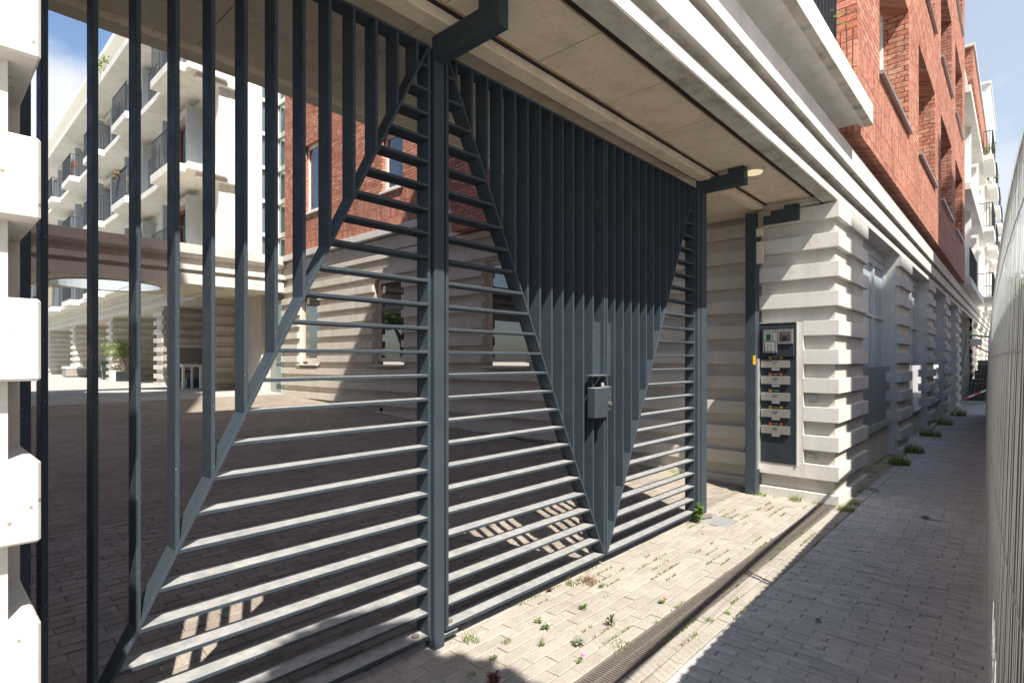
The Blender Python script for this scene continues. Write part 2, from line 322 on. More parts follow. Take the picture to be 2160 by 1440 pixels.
def pavers(x0, x1, y0, y1, lx, ly, along_x, gap, name, mat, skip=None, jit=0.003, tone=1):
    mb = MB(); rnd = random.Random(hash(name) & 0xffff if False else len(name)*7+3)
    if along_x:
        rows = int(round((y1-y0)/(ly+gap))); k = 0
        for r in range(rows):
            y = y0+r*(ly+gap); x = x0-(lx+gap)*(0.5 if r % 2 else 0)-rnd.uniform(0, 0.02)
            while x < x1:
                cells = (x, x+lx, y, y+ly); x += lx+gap
                k += 1; yield_cell(mb, cells, gap, rnd, jit, skip, x0, x1)
    else:
        cols = int((x1-x0)/(lx+gap))
        for r in range(cols):
            x = x0+r*(lx+gap); y = y0-(ly+gap)*(0.5 if r % 2 else 0)-rnd.uniform(0, 0.03)
            while y < y1:
                a, b_ = max(y, y0), min(y+ly, y1)
                if b_-a > 0.03: yield_cell(mb, (x, x+lx, a, b_), gap, rnd, jit, skip, x0, x1)
                y += ly+gap
    return struct(mb, name, mat)
def yield_cell(mb, c, gap, rnd, jit, skip, X0, X1):
    xa, xb, ya, yb = c
    xa = max(xa, X0); xb = min(xb, X1)
    if xb-xa < 0.02: return
    cx, cy = (xa+xb)/2, (ya+yb)/2
    if skip and skip(cx, cy): return
    j = lambda s=1.0: rnd.uniform(-0.0022, 0.0022)*s
    z = gz(cy)+rnd.gauss(0, jit*0.5); tx, ty = rnd.gauss(0, 0.012), rnd.gauss(0, 0.012)
    e = 0.006; P = []
    for (x, y) in ((xa+j(), ya+j()), (xb+j(), ya+j()), (xb+j(), yb+j()), (xa+j(), yb+j())): P.append((x, y))
    top = lambda x, y, d=0: z+(x-cx)*tx+(y-cy)*ty+(gz(y)-gz(cy))-d
    vs = [(x, y, top(x, y)-0.03) for x, y in P]+[(x, y, top(x, y, 0.004)) for x, y in P]
    for (x, y) in P:
        xx = x+(e if x < cx else -e); yy = y+(e if y < cy else -e); vs.append((xx, yy, top(xx, yy)))
    fs = [(8, 9, 10, 11)]
    for i in range(4):
        k = (i+1) % 4; fs += [(i, k, 4+k, 4+i), (4+i, 4+k, 8+k, 8+i)]
    mb.add(vs, fs)
def skip1(x, y):
    if 6.88 < x and y > 1.60: return True
    if 5.27 < x < 5.61 and 2.06 < y < 2.48: return True
    return False
pavers(-1.0, 7.2, 1.640, 2.50, 0.205, 0.082, True, 0.004, 'passage_paving', 'paverL', skip1, 0.003)
pavers(-1.0, 7.2, 2.502, 5.9, 0.205, 0.082, True, 0.004, 'inner_paving', 'paverShade', skip1, 0.003)
pavers(-1.0, 7.4, 1.310, 1.478, 0.205, 0.0795, True, 0.0045, 'kerb_strip', 'paverL', None, 0.003)
pavers(7.4, 13.0, 1.310, 1.42, 0.205, 0.1, True, 0.006, 'kerb_strip_by_wall', 'paverS', None, 0.006)
pavers(-0.5, 13.0, -0.6, 1.302, 0.054, 0.215, False, 0.0028, 'street_paving', 'paverS', None, 0.004)
# drain channel
dr = thing('drain_channel', 'slotted rusty iron drain grating running across the passage mouth', 'drain', (3.5, 1.555, 0))
mb = MB()
for i in range(-4, 13):
    x0 = 6.6-0.5*(i+1); x1 = x0+0.494
    mb.box(x0, x1, 1.488, 1.498, -0.02, 0.001); mb.box(x0, x1, 1.616, 1.626, -0.02, 0.001); mb.box(x0, x1, 1.553, 1.561, -0.02, 0.0)
    n = 25
    for k in range(n+1): mb.box(x0+k*(0.494-0.008)/n, x0+k*(0.494-0.008)/n+0.009, 1.498, 1.616, -0.02, 0.0005)
mb.build('grating', 'iron', dr)
MB().box(-2, 6.6, 1.482, 1.486, -0.03, 0.0).box(-2, 6.6, 1.628, 1.632, -0.03, 0.0).build('edge_rail', 'iron', dr)
MB().box(-2, 6.6, 1.488, 1.626, -0.035, -0.022).build('channel_bed', 'iron', dr)
gp = tag(MB().box(5.29, 5.60, 2.07, 2.46, -0.02, 0.006).build('ground_plate', 'galv', None, 0.003), 'flat grey steel cover plate in the paving beside the right gate post', 'cover plate')

# ================================================================== GATE
GY = 2.38; FD = 0.10; TH = 0.016
def hz(k): return 0.085+0.13*k
def gate_panel(name, label, x0, x1, falls_right, vx):
    """x0..x1 panel; diagonal falls to the right (top at x0) or to the left (top at x1). vertical bars on the low side's top."""
    t = thing(name, label, 'gate', ((x0+x1)/2, GY, 0.0), 'sections of the dark steel gate')
    zb, zt = 0.075, 3.325
    bars = lambda n, mb: mb.build(n, 'steel', t, 0.0015, seg=1)
    bars('stile', MB().box(x0, x0+TH+0.003, GY, GY+FD, zb, zt)); bars('stile', MB().box(x1-TH-0.003, x1, GY, GY+FD, zb, zt))
    bars('bottom_rail', MB().box(x0+0.015, x1-0.015, GY, GY+FD, zb, zb+0.022)); bars('top_rail', MB().box(x0+0.015, x1-0.015, GY, GY+FD, zt-0.014, zt))
    a, b_ = x0+0.018, x1-0.018
    if falls_right: p, q = (a, zt-0.02), (b_, zb+0.03)
    else: p, q = (b_, zt-0.02), (a, zb+0.03)
    bars('diagonal_bar', MB().bar((p[0], GY-0.002, p[1]), (q[0], GY-0.002, q[1]), FD+0.004, (0, 1, 0), 0.014))
    dz = lambda x: p[1]+(x-p[0])*(q[1]-p[1])/(q[0]-p[0])
    dx = lambda z: p[0]+(z-p[1])*(q[0]-p[0])/(q[1]-p[1])
    for x in vx:
        zl = dz(x)+0.004
        if zt-zl > 0.05:
            e = TH*(q[1]-p[1])/(q[0]-p[0])   # foot cut along the diagonal
            o = MB().prism([(x-TH, zt-0.014), (x, zt-0.014), (x, dz(x)), (x-TH, dz(x-TH))], 'y', GY, GY+FD); bars('vertical_bar', o)
    for k in range(1, 25):
        z = hz(k); xx = dx(z)
        s_, e_ = (x0+0.015, xx) if falls_right else (xx, x1-0.015)
        if e_-s_ < 0.02: continue
        bars('horizontal_bar', MB().box(s_, e_, GY, GY+FD, z-TH/2, z+TH/2))
    xs_ = x0+0.0155 if falls_right else x1-0.0155
    wb_ = MB(); rw = random.Random(int(x0*100))
    for k in range(1, 25):
        if abs(dx(hz(k))-xs_) < 0.06: continue
        z = hz(k)+0.009
        for j in range(7): wb_.tube((xs_, GY+0.004+j*0.013, z), (xs_, GY+0.016+j*0.013, z+rw.uniform(-.002, .002)), 0.0045+rw.uniform(0, .002), 5)
    wb_.build('weld_seam', 'steel', t)
    return t
gl = gate_panel('fixed_gate', 'fixed left panel of the dark steel gate, with upright bars meeting a slanting bar', 0.293, 1.935, False, [0.448+0.1277*i for i in range(12)])
g1 = gate_panel('gate_leaf', 'middle leaf of the dark steel gate, hinged on the central post', 2.045, 3.672, True, [3.515-0.1258*i for i in range(12)])
g2 = gate_panel('gate_leaf', 'right leaf of the dark steel gate, hinged beside the intercom passage', 3.690, 5.296, False, [3.818+0.1272*i for i in range(12)])
# lock
MB().box(3.425, 3.60, 2.31, 2.378, 1.17, 1.395).build('lock_box', 'steel', g1, 0.004)
MB().box(3.518, 3.655, GY+0.035, GY+0.04, 1.49, 1.90).build('lock_plate', 'steel', g1)
MB().box(3.42, 3.672, 2.335, GY+0.02, 1.478, 1.49).build('lock_shelf', 'steel', g1)
kk = MB().box(3.603, 3.665, 2.32, 2.379, 1.215, 1.40).build('keeper_box', 'steel', g2, 0.004)
MB().tube((3.635, 2.322, 1.27), (3.635, 2.308, 1.27), 0.017, 12).tube((3.635, 2.322, 1.33), (3.635, 2.312, 1.33), 0.007, 8).build('key_cylinder', 'alu', kk)
MB().box(3.707, 3.805, GY+0.035, GY+0.04, 1.49, 1.90).build('lock_plate', 'steel', g2)
MB().tube((3.60, 2.36, 1.40), (3.60, 2.36, 1.43), 0.012, 8).build('hinge_pin', 'galv', g1)
for g, x in ((gl, 1.86), (g1, 2.10)):
    MB().tube((x, 2.42, 0.097), (x, 2.42, 0.107), 0.022, 12).build('bolt_head', 'iron', g)
MB().box(1.965, 2.14, 2.385, 2.47, 0.035, 0.055).build('hinge_plate', 'steel', g1)
# posts with their cranked head brackets
def bracket(mb, x0, x1, ya, yb, zl, zh, zt):
    mb.box(x0, x1, ya, yb, zl, zh); mb.box(x0, x1, ya, ya+0.15, zh, zt); return mb
pm = thing('gate_post', 'slim dark central gate post between the fixed panel and the middle leaf', 'post', (1.99, 2.43, 0), 'dark steel posts of the gate')
MB().box(1.955, 2.028, 2.372, 2.455, 0.0, 3.33).build('post_tube', 'steel', pm, 0.006)
MB().tube((1.945, 2.43, 0.05), (1.945, 2.43, 0.065), 0.03, 10).build('hinge_washer', 'steel', pm)
bracket(MB(), 1.958, 2.022, 1.88, 2.40, 3.25, 3.39, 3.455).build('head_bracket', 'steel', pm, 0.002)
pr = thing('gate_post', 'dark steel post at the right end of the gate, with a wide flange', 'post', (5.40, 2.43, 0), 'dark steel posts of the gate')
MB().box(5.315, 5.375, 2.36, 2.46, 0.05, 3.33).build('post_tube', 'steel', pr, 0.006)
MB().box(5.375, 5.500, 2.35, 2.375, 0.05, 3.33).build('flange', 'steel', pr, 0.002)
MB().tube((5.34, 2.42, -0.01), (5.34, 2.42, 0.09), 0.018, 10).build('foot_pin', 'iron', pr)
MB().tube((5.37, 2.36, 0.03), (5.48, 2.30, 0.03), 0.026, 12).build('floor_stop', 'iron', pr)
bracket(MB(), 5.36, 5.47, 1.93, 2.40, 3.29, 3.41, 3.455).build('head_bracket', 'steel', pr, 0.002)
pw = thing('gate_post', 'dark steel post fixed against the stone pillar next to the intercom', 'post', (6.88, 2.36, 0), 'dark steel posts of the gate')
MB().box(6.80, 6.925, 2.312, 2.43, 0.0, 3.36).build('post_tube', 'steel', pw, 0.004)
MB().box(6.796, 6.802, 2.31, 2.34, 1.55, 1.66).build('yellow_sticker', 'yellow', pw)
MB().box(6.84, 6.93, 2.295, 2.311, 0.30, 1.62).build('strike_plate', 'galv', pw)
bracket(MB(), 6.86, 6.928, 1.86, 2.31, 3.215, 3.36, 3.398).build('head_bracket', 'steel', pw, 0.002)
pl = thing('gate_post', 'dark steel post behind the left stone pillar', 'post', (0.2, 2.4, 0), 'dark steel posts of the gate')
MB().box(0.10, 0.262, 2.32, 2.42, 0.0, 3.40).build('post_tube', 'steel', pl, 0.004)
dc = thing('door_closer', 'small grey door closer hanging at the top of the post by the pillar', 'door closer', (6.86, 2.28, 3.3))
MB().box(6.835, 6.86, 2.24, 2.30, 3.165, 3.375).build('arm', 'alu', dc, 0.002)
MB().box(6.83, 6.86, 2.235, 2.325, 3.075, 3.17).build('upper_box', 'cream', dc, 0.004)
MB().box(6.835, 6.86, 2.235, 2.325, 2.75, 3.01).build('lower_box', 'cream', dc, 0.004)
MB().box(6.83, 6.85, 2.15, 2.24, 3.30, 3.385).build('mount', 'alu', dc, 0.002)
MB().tube((6.845, 2.28, 3.01), (6.845, 2.27, 3.08), 0.004, 6).build('cable', 'black', dc)

# ================================================================== BANDED STONE HELPERS
def bandsY(mb, x0, x1, yf, yb, ks, holes=(), zoff=0.0, joint=()):
    """blocks on a wall facing -Y, front face at yf, back yb; holes=(xa,xb,za,zb)"""
    for k in ks:
        z0, z1 = B(k)+zoff, B(k)+BH+zoff; segs = [(x0, x1)]
        for (xa, xb, za, zb_) in holes:
            if z1 > za+0.02 and z0 < zb_-0.02:
                segs = [s for (p, q) in segs for s in ((p, min(q, xa)), (max(p, xb), q)) if s[1]-s[0] > 0.01]
        for j in joint:
            segs = [s for (p, q) in segs for s in (((p, j-0.003), (j+0.003, q)) if p < j < q else ((p, q),))]
        for p, q in segs: mb.box(p, q, yf, yb, z0, z1)
    return mb
def bandsX(mb, y0, y1, xf, xb, ks, holes=(), zoff=0.0, joint=()):
    for k in ks:
        z0, z1 = B(k)+zoff, B(k)+BH+zoff; segs = [(y0, y1)]
        for (ya, yb, za, zb_) in holes:
            if z1 > za+0.02 and z0 < zb_-0.02:
                segs = [s for (p, q) in segs for s in ((p, min(q, ya)), (max(p, yb), q)) if s[1]-s[0] > 0.01]
        for j in joint:
            segs = [s for (p, q) in segs for s in (((p, j-0.004), (j+0.004, q)) if p < j < q else ((p, q),))]
        for p, q in segs: mb.box(xf, xb, p, q, z0, z1)
    return mb
KS = range(0, 10)

# ================================================================== LEFT PILLAR
lp = thing('stone_pillar', 'white cast stone pillar of stacked blocks at the left end of the gate', 'pillar', (-0.4, 1.9, 0))
mb = bandsY(MB(), -1.0, 0.181, 1.465, 2.30, KS); mb.box(-1.0, 0.181, 1.465, 2.30, 0, 0.10); mb.build('block', 'castw', lp, 0.005, seg=1)
MB().box(-0.98, 0.135, 1.515, 1.757, 0.0, 3.37).box(-0.98, 0.178, 1.757, 2.29, 0.0, 3.37).build('core', 'cast', lp)

# ================================================================== GATEHOUSE over the passage
gh = thing('gatehouse', 'pale stone entablature, cream panelled soffit and building storeys spanning over the steel gate', 'building', (3.5, 2.5, 0))
def entab(x0, x1, name, parent, mat='castw'):
    prof = [(1.475, 3.372), (1.475, 3.455), (1.515, 3.465), (1.515, 3.515), (1.425, 3.515), (1.425, 3.525), (1.425, 3.705), (1.47, 3.715), (1.47, 3.755), (1.385, 3.755), (1.385, 3.99), (1.475, 4.0), (1.475, 4.095), (1.80, 4.095), (1.80, 3.60), (1.625, 3.60), (1.625, 3.372)]
    return MB().prism(prof, 'x', x0, x1).build(name, mat, parent, 0.004)
entab(-4.0, 7.852, 'entablature', gh)
# stained drip edges (weathered undersides)
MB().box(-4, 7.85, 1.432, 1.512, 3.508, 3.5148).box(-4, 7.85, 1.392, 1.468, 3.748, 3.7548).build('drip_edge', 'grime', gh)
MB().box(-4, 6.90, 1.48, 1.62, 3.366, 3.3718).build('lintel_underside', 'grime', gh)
MB().box(-4, 6.93, 1.627, 1.734, 3.452, 3.4895).build('ceiling_slot', 'dark', gh)
MB().box(-4, 6.93, 2.218, 2.248, 3.452, 3.4895).build('ceiling_slot', 'dark', gh)
MB().box(-4, 6.93, 1.7345, 1.750, 3.4545, 3.4895).box(-4, 6.93, 2.202, 2.2175, 3.4545, 3.4895).build('rusted_edge', 'rusty', gh)
mb = MB()
for i in range(-6, 9):
    xa = 0.37+i*0.76+0.004; xb = xa+0.751
    xb = min(xb, 6.93)
    if xa < 6.9: mb.box(xa, xb, 1.7505, 2.2015, 3.458, 3.49)
mb.build('ceiling_panel', 'soffit', gh, 0.001)
MB().box(-4, 7.249, 1.655, 3.529, 3.4905, 3.52).build('ceiling_void', 'dark', gh)
MB().box(-4, 7.25, 2.25, 2.37, 3.395, 3.489).build('ceiling_beam', 'soffit', gh, 0.006)
mb = MB()
for i in range(-6, 10):
    xa = 0.37+i*0.76+0.003; xb = min(xa+0.754, 7.24)
    mb.box(xa, xb, 2.372, 3.10, 3.43, 3.489); mb.box(xa, xb, 3.106, 3.52, 3.43, 3.489)
mb.build('ceiling_panel', 'soffit', gh, 0.001)
MB().box(-4, 7.245, 3.53, 3.66, 3.39, 4.0).box(-4, 7.245, 3.66, 3.70, 3.44, 4.0).build('rear_fascia', 'soffit', gh, 0.004)
MB().box(-4, 7.24, 1.80, 3.53, 3.95, 4.0).build('deck', 'slab', gh)
MB().box(-4, 6.93, 1.50, 1.75, 4.097, 4.159).build('slab_bearing', 'slab', gh)
MB().box(-0.7, 6.93, 1.80, 3.69, 4.0, 13.5).build('upper_wall', 'brickh', gh)
MB().box(-9, -0.7, 1.75, 3.69, 3.4, 22.0).build('tower_wall', 'brickh', gh)
MB().box(-9, -1.0, 1.5, 3.69, 0.0, 3.39).build('side_wall', 'cast', gh)
bs_ = MB().box(-4, 7.09, 1.171, 1.79, 4.16, 4.378).build('balcony_slab', 'slab', gh, 0.006)
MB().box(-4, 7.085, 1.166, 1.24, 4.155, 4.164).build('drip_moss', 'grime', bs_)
rl = MB().box(-4, 5.55, 1.19, 1.22, 5.33, 5.36)
for i in range(60):
    x = 5.54-i*0.11; rl.box(x, x+0.012, 1.192, 1.232, 4.378, 5.33)
rl.build('balcony_railing', 'black', gh)
for i in range(3):
    w_ = MB().box(0.5+i*2, 1.6+i*2, 1.70, 1.76, 4.3, 6.5).build('window', 'white', gh); MB().box(0.58+i*2, 1.52+i*2, 1.69, 1.705, 4.4, 6.4).build('pane', 'glass', w_)
MB().box(6.931, 7.30, 1.657, 2.245, 3.372, 3.456).box(6.931, 7.24, 2.372, 2.40, 3.36, 3.43).build('ceiling_trim', 'cast', gh)
MB().box(-16, -8, 3.7, 19, 0, 17).build('sky_block_wing', 'brickh', gh)  # unseen wing, added to cut the skylight reaching the court wall
cl = thing('ceiling_light', 'round lit ceiling light in the cream soffit near the right gate post', 'light', (5.54, 1.90, 3.45))
mb = MB(); mb.tube((5.54, 1.90, 3.457), (5.54, 1.90, 3.425), 0.105, 28, 0.10); mb.build('rim', 'cream', cl)
mb = MB(); mb.tube((5.54, 1.90, 3.4245), (5.54, 1.90, 3.412), 0.085, 28, 0.075); mb.build('lens', 'lamp', cl)

# ================================================================== CORNER BUILDING (pillar, colonnade, brick storeys, court wall)
cb_ = thing('corner_building', 'red brick building on a pale banded stone base, right of the gate', 'building', (7.5, 2.5, 0))
# first pillar
mb = MB()
for k in KS:
    z0, z1 = B(k), B(k)+BH
    for (xa, xb) in ((6.93, 7.853), (7.859, 8.55)): mb.box(xa, xb, 1.465, 1.83, z0, z1)
    if k > 5 or k == 0: mb.box(6.93, 7.3, 1.83, 2.31, z0, z1)
mb.box(6.93, 7.853, 1.465, 2.31, -0.02, 0.098); mb.box(7.859, 8.55, 1.465, 1.80, -0.02, 0.098)
p1 = mb.build('pillar', 'castw', cb_, 0.0025, seg=1)
MB().box(6.932, 7.30, 1.826, 2.309, B(0)+0.01, B(5)+BH-0.004).build('pillar_panel', 'castw', cb_)
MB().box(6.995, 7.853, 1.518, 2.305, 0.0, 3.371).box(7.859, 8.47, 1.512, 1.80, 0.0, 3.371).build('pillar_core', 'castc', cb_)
entab(7.859, 16.1, 'entablature', cb_); entab(16.106, 64.0, 'entablature', cb_, 'cast')
MB().box(7.86, 64, 1.432, 1.512, 3.508, 3.5148).box(7.86, 64, 1.392, 1.468, 3.748, 3.7548).build('drip_edge', 'grime', cb_)
# colonnade pilasters
PILS = [(11.29, 12.64), (15.40, 16.64), (19.10, 20.45), (23.05, 24.45), (30.1, 32.0), (34.4, 36.5), (39.5, 42.0), (45, 47.2), (50, 52.2), (55, 57.2), (60, 62)]
for (a, b2) in PILS:
    mb = bandsY(MB(), a, b2, 1.465, 1.5445, KS)
    MBp = MB().box(a+0.05, b2-0.06, 1.515, 1.5445, 0, 3.371); MBs = MB().box(a+0.001, b2-0.06, 1.545, 1.95, 0, 3.371)
    mb.box(a, b2, 1.465, 1.5445, -0.02, 0.098)
    q = mb.build('pilaster', 'castshade' if a < 25 else 'cast', cb_)
    MBp.build('pilaster_core', 'cast', q); MBs.build('pilaster_side', 'castshade' if a < 25 else 'cast', q)
MB().box(8.48, 64, 1.627, 2.2, 3.373, 3.62).build('opening_soffit', 'cast', cb_)
# openings
edges = [8.47]+[v for p in PILS for v in p]
ops = [(8.47, 11.29), (12.58, 15.40), (16.58, 19.10), (20.39, 23.05)]
def opening(xa, xb):
    o = MB().box(xa, xb, 1.66, 1.90, 0.0, 0.60).build('plinth', 'cast', cb_)
    fr = MB(); n = 3; W = xb-xa
    for i in range(n+1):
        x = xa+i*W/n; fr.box(x-0.035 if i else x, x+0.045, 1.70, 1.80, 0.602, 3.20)
    fr.box(xa, xb, 1.71, 1.79, 3.12, 3.22); fr.box(xa, xb, 1.71, 1.79, 0.602, 0.68); fr.box(xa, xb, 1.71, 1.79, 2.28, 2.34)
    f = fr.build('window', 'blue', cb_, 0.003)
    for i in range(n): MB().box(xa+i*W/n+0.046, xa+(i+1)*W/n-0.036, 1.742, 1.75, 0.68, 3.12).build('pane', 'bpanel' if i else 'pglass', f)
    MB().box(xa, xb, 1.70, 1.9, 3.225, 3.37).build('lintel', 'blue', f)
    g = MB().box(xa+0.1, xb-0.06, 1.575, 1.59, 0.55, 1.50).build('guard_glass', 'bglass', cb_)
    m2 = MB()
    for x in (xa+0.2, xb-0.15):
        for z in (0.62, 1.42): m2.tube((x, 1.565, z), (x, 1.66, z), 0.014, 8)
    m2.build('clamp', 'alu', g)
for a, b2 in ops: opening(a, b2)
for a, b2 in [(32, 34.4), (36.5, 39.5), (42, 45), (47.2, 50), (52.2, 55), (57.2, 60)]:
    MB().box(a, b2, 1.75, 1.9, 0, 3.37).build('window', 'glass', cb_)
mb = bandsX(MB(), 1.465, 6.0, 30.1, 30.4, KS); mb.box(30.15, 30.4, 1.47, 6.0, 0, 3.37); mb.build('passage_wall', 'cast', cb_)
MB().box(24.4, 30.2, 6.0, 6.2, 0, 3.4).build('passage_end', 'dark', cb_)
# passage and court wall on X = 7.25
WIN = [(9.94, 11.05, 1.50, 3.47), (13.62, 14.72, 1.50, 3.47), (6.32, 7.43, 1.50, 3.47)]
XA = 7.25
mb = bandsX(MB(), 2.31, 15.72, XA, XA+0.0795, range(0, 11), [(y0, y1, z0, z1) for y0, y1, z0, z1 in WIN], joint=(11.864, 15.14, 4.9))
for y in (2.31,):
    mb.box(XA, XA+0.0795, 2.31, 15.72, -0.1, 0.098)
mb.build('court_wall', 'cast', cb_, 0.002, seg=1)
core = MB(); Yc = [2.31]+sorted([v for wv in WIN for v in wv[:2]])+[15.70]
for i in range(0, len(Yc)-1):
    if i % 2 == 0: core.box(XA+0.080, XA+0.30, Yc[i], Yc[i+1], -0.1, 4.40)
    else: core.box(XA+0.080, XA+0.30, Yc[i], Yc[i+1], -0.1, 1.50); core.box(XA+0.080, XA+0.30, Yc[i], Yc[i+1], 3.47, 4.40)
core.build('court_wall_core', 'cast', cb_)
MB().box(XA-0.012, XA+0.0, 3.7, 15.72, 3.90, 4.02).box(XA+0.01, XA+0.06, 3.7, 15.72, 4.06, 4.36).build('court_frieze', 'cast', cb_, 0.004)
MB().box(XA-0.11, XA+0.3, 3.7, 15.75, 4.395, 4.55).build('court_cornice', 'castw', cb_, 0.006)
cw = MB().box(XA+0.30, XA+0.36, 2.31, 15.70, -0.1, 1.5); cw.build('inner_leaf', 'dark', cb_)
for (y0, y1, z0, z1) in WIN:
    x = XA+0.15; f = MB()
    f.box(x, x+0.06, y0, y0+0.07, z0+0.07, z1).box(x, x+0.06, y1-0.07, y1, z0+0.07, z1).box(x, x+0.06, y0+0.07, y1-0.07, z0+0.07, z0+0.16).box(x, x+0.06, y0+0.07, y1-0.07, z1-0.09, z1)
    f.box(x+0.015, x+0.05, y0+0.07, y0+0.12, z0+0.16, z1-0.09).box(x+0.015, x+0.05, y1-0.12, y1-0.07, z0+0.16, z1-0.09)
    ff = f.build('window', 'cream', cb_, 0.004)
    MB().box(x+0.03, x+0.038, y0+0.12, y1-0.12, z0+0.16, z1-0.09).build('pane', 'glass', ff)
    MB().box(XA-0.03, x+0.01, y0-0.02, y1+0.02, z0-0.04, z0+0.005).build('sill', 'cast', ff, 0.005)
m2 = MB()
for y in (11.4, 12.3, 7.7): m2.box(XA+0.070, XA+0.0799, y, y+0.10, 4.13, 4.24)
for y in (7.95, 10.75): m2.box(XA+0.070, XA+0.0799, y, y+0.10, 0.43, 0.52)
m2.build('anchor_socket', 'dark', cb_)
MB().box(XA+0.065, XA+0.0799, 2.55, 2.62, 0.42, 0.49).build('wall_socket', 'iron', cb_)
# brick storeys over the court wall (X-facing) with two windows
BW = [(9.90, 10.70, 5.42, 6.72), (13.50, 14.35, 5.58, 7.42)]
by = [3.7]+[v for q in BW for v in q[:2]]+[15.50]
bv = MB(); bh = MB(); XB = XA+0.02; XB2 = XA+0.40
bv.box(XB, XB2, 3.7, 15.50, 4.55, 5.42)
for i in range(len(by)-1):
    if i % 2 == 0: bh.box(XB, XB2, by[i], by[i+1], 5.42, 13.5)
    else:
        z0, z1 = BW[i//2][2], BW[i//2][3]; bh.box(XB, XB2, by[i], by[i+1], z1, 13.5)
        if z0 > 5.43: bv.box(XB, XB2, by[i], by[i+1], 5.42, z0)
bv.build('soldier_brick_wall', 'brickv', cb_); bh.build('brick_wall', 'brickh', cb_)
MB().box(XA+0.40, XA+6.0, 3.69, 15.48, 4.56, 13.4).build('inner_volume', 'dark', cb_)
for (y0, y1, z0, z1) in BW:
    x = XB+0.10; f = MB()
    f.box(x, x+0.06, y0, y0+0.09, z0, z1).box(x, x+0.06, y1-0.09, y1, z0, z1).box(x, x+0.06, y0+0.09, y1-0.09, z0, z0+0.10).box(x, x+0.06, y0+0.09, y1-0.09, z1-0.09, z1)
    ff = f.build('window', 'white', cb_, 0.005); MB().box(x+0.03, x+0.04, y0+0.09, y1-0.09, z0+0.1, z1-0.09).build('pane', 'glass', ff)
    MB().box(XB-0.05, x, y0-0.03, y1+0.03, z0-0.05, z0-0.003).build('sill', 'white', ff)
# brick storeys on the street: plane Y = 1.27
YB = 1.295; cols = [(8.24, 10.74), (11.92, 14.45), (15.65, 18.30), (19.45, 22.0)]; rowz = [(5.22, 7.15), (8.43, 10.38), (11.65, 13.53)]
bv = MB().box(6.95, 23.0, YB, YB+0.48, 4.10, 5.22); bh = MB()
xs = [6.95]+[v for q in cols for v in q]+[23.0]
for i in range(len(xs)-1):
    if i % 2 == 0: bh.box(xs[i], xs[i+1], YB, YB+0.48, 5.22, 14.6)
    else:
        for z0, z1 in ((7.15, 8.43), (10.38, 11.65), (13.53, 14.6)): bh.box(xs[i], xs[i+1], YB, YB+0.48, z0, z1)
bv.build('soldier_brick_wall', 'brickv', cb_); bh.build('brick_wall', 'brickb', cb_)
MB().box(7.0, 22.9, YB+0.48, 8, 4.06, 14.5).build('inner_volume', 'brickh', cb_)
for (xa, xb) in cols:
    for (z0, z1) in rowz:
        f = MB().box(xa, xa+0.08, YB+0.34, YB+0.42, z0, z1).box(xb-0.08, xb, YB+0.34, YB+0.42, z0, z1).box(xa+0.08, xb-0.08, YB+0.34, YB+0.42, z0, z0+0.08).box(xa+0.08, xb-0.08, YB+0.34, YB+0.42, z1-0.08, z1)
        f.box((xa+xb)/2-0.05, (xa+xb)/2+0.05, YB+0.35, YB+0.41, z0+0.08, z1-0.08)
        ff = f.build('window', 'white', cb_); MB().box(xa+0.08, xb-0.08, YB+0.375, YB+0.385, z0+0.08, z1-0.08).build('pane', 'glass', ff)
        MB().box(xa-0.02, xb+0.03, YB-0.055, YB+0.34, z0-0.035, z0+0.012).build('sill', 'alu', ff)

# ================================================================== MAILBOX / INTERCOM PANEL
mp_ = thing('mailbox_panel', 'dark panel with intercom keypad and five numbered letter slots on the stone pillar', 'mailbox', (6.93, 2.1, 0.39))
MB().box(6.922, 6.931, 1.898, 2.305, 0.390, 2.040).build('back_plate', 'plate', mp_, 0.001)
MB().box(6.915, 6.931, 1.886, 1.8975, 0.38, 2.052).box(6.915, 6.931, 1.8975, 2.305, 2.0405, 2.052).build('frame_edge', 'galv', mp_)
MB().box(6.885, 6.9215, 1.912, 2.268, 1.645, 2.002).build('intercom_plate', 'plate', mp_, 0.004)
kp = MB().box(6.865, 6.8845, 2.090, 2.250, 1.690, 1.962).build('keypad_unit', 'alu', mp_, 0.003)
MB().box(6.862, 6.8648, 2.146, 2.236, 1.83, 1.92).build('screen', 'lcd', kp)
MB().box(6.8605, 6.8618, 2.158, 2.205, 1.842, 1.908).build('screen_glass', 'glass', kp)
mb = MB()
for r in range(4):
    for c in range(3): mb.box(6.859, 6.8648, 2.128+c*0.036, 2.15+c*0.036, 1.715+r*0.026, 1.732+r*0.026)
    mb.box(6.859, 6.8648, 2.112, 2.128, 1.835+r*0.022, 1.849+r*0.022)
mb.build('button', 'galv', kp)
mb = MB()
for (y, z) in ((2.105, 1.70), (2.235, 1.70), (2.105, 1.952), (2.235, 1.952)): mb.tube((6.8648, y, z), (6.862, y, z), 0.004, 8)
mb.build('screw', 'ink', kp)
cu = MB().box(6.865, 6.8845, 1.918, 2.084, 1.792, 1.962).build('camera_unit', 'alu', mp_, 0.003)
MB().box(6.862, 6.8648, 1.945, 2.057, 1.825, 1.930).build('camera_window', 'ink', cu)
MB().tube((6.863, 2.002, 1.868), (6.856, 2.002, 1.868), 0.02, 16).build('camera_lens', 'glass', cu)
mb = MB()
for i in range(9): mb.box(6.8608, 6.862, 1.955+i*0.010, 1.959+i*0.010, 1.895, 1.92)
for y in (1.965, 2.035): mb.tube((6.862, y, 1.868), (6.860, y, 1.868), 0.006, 8)
mb.build('speaker_grille', 'alu', cu)
ROTX = (R(90), 0, R(-90))   # text facing -X
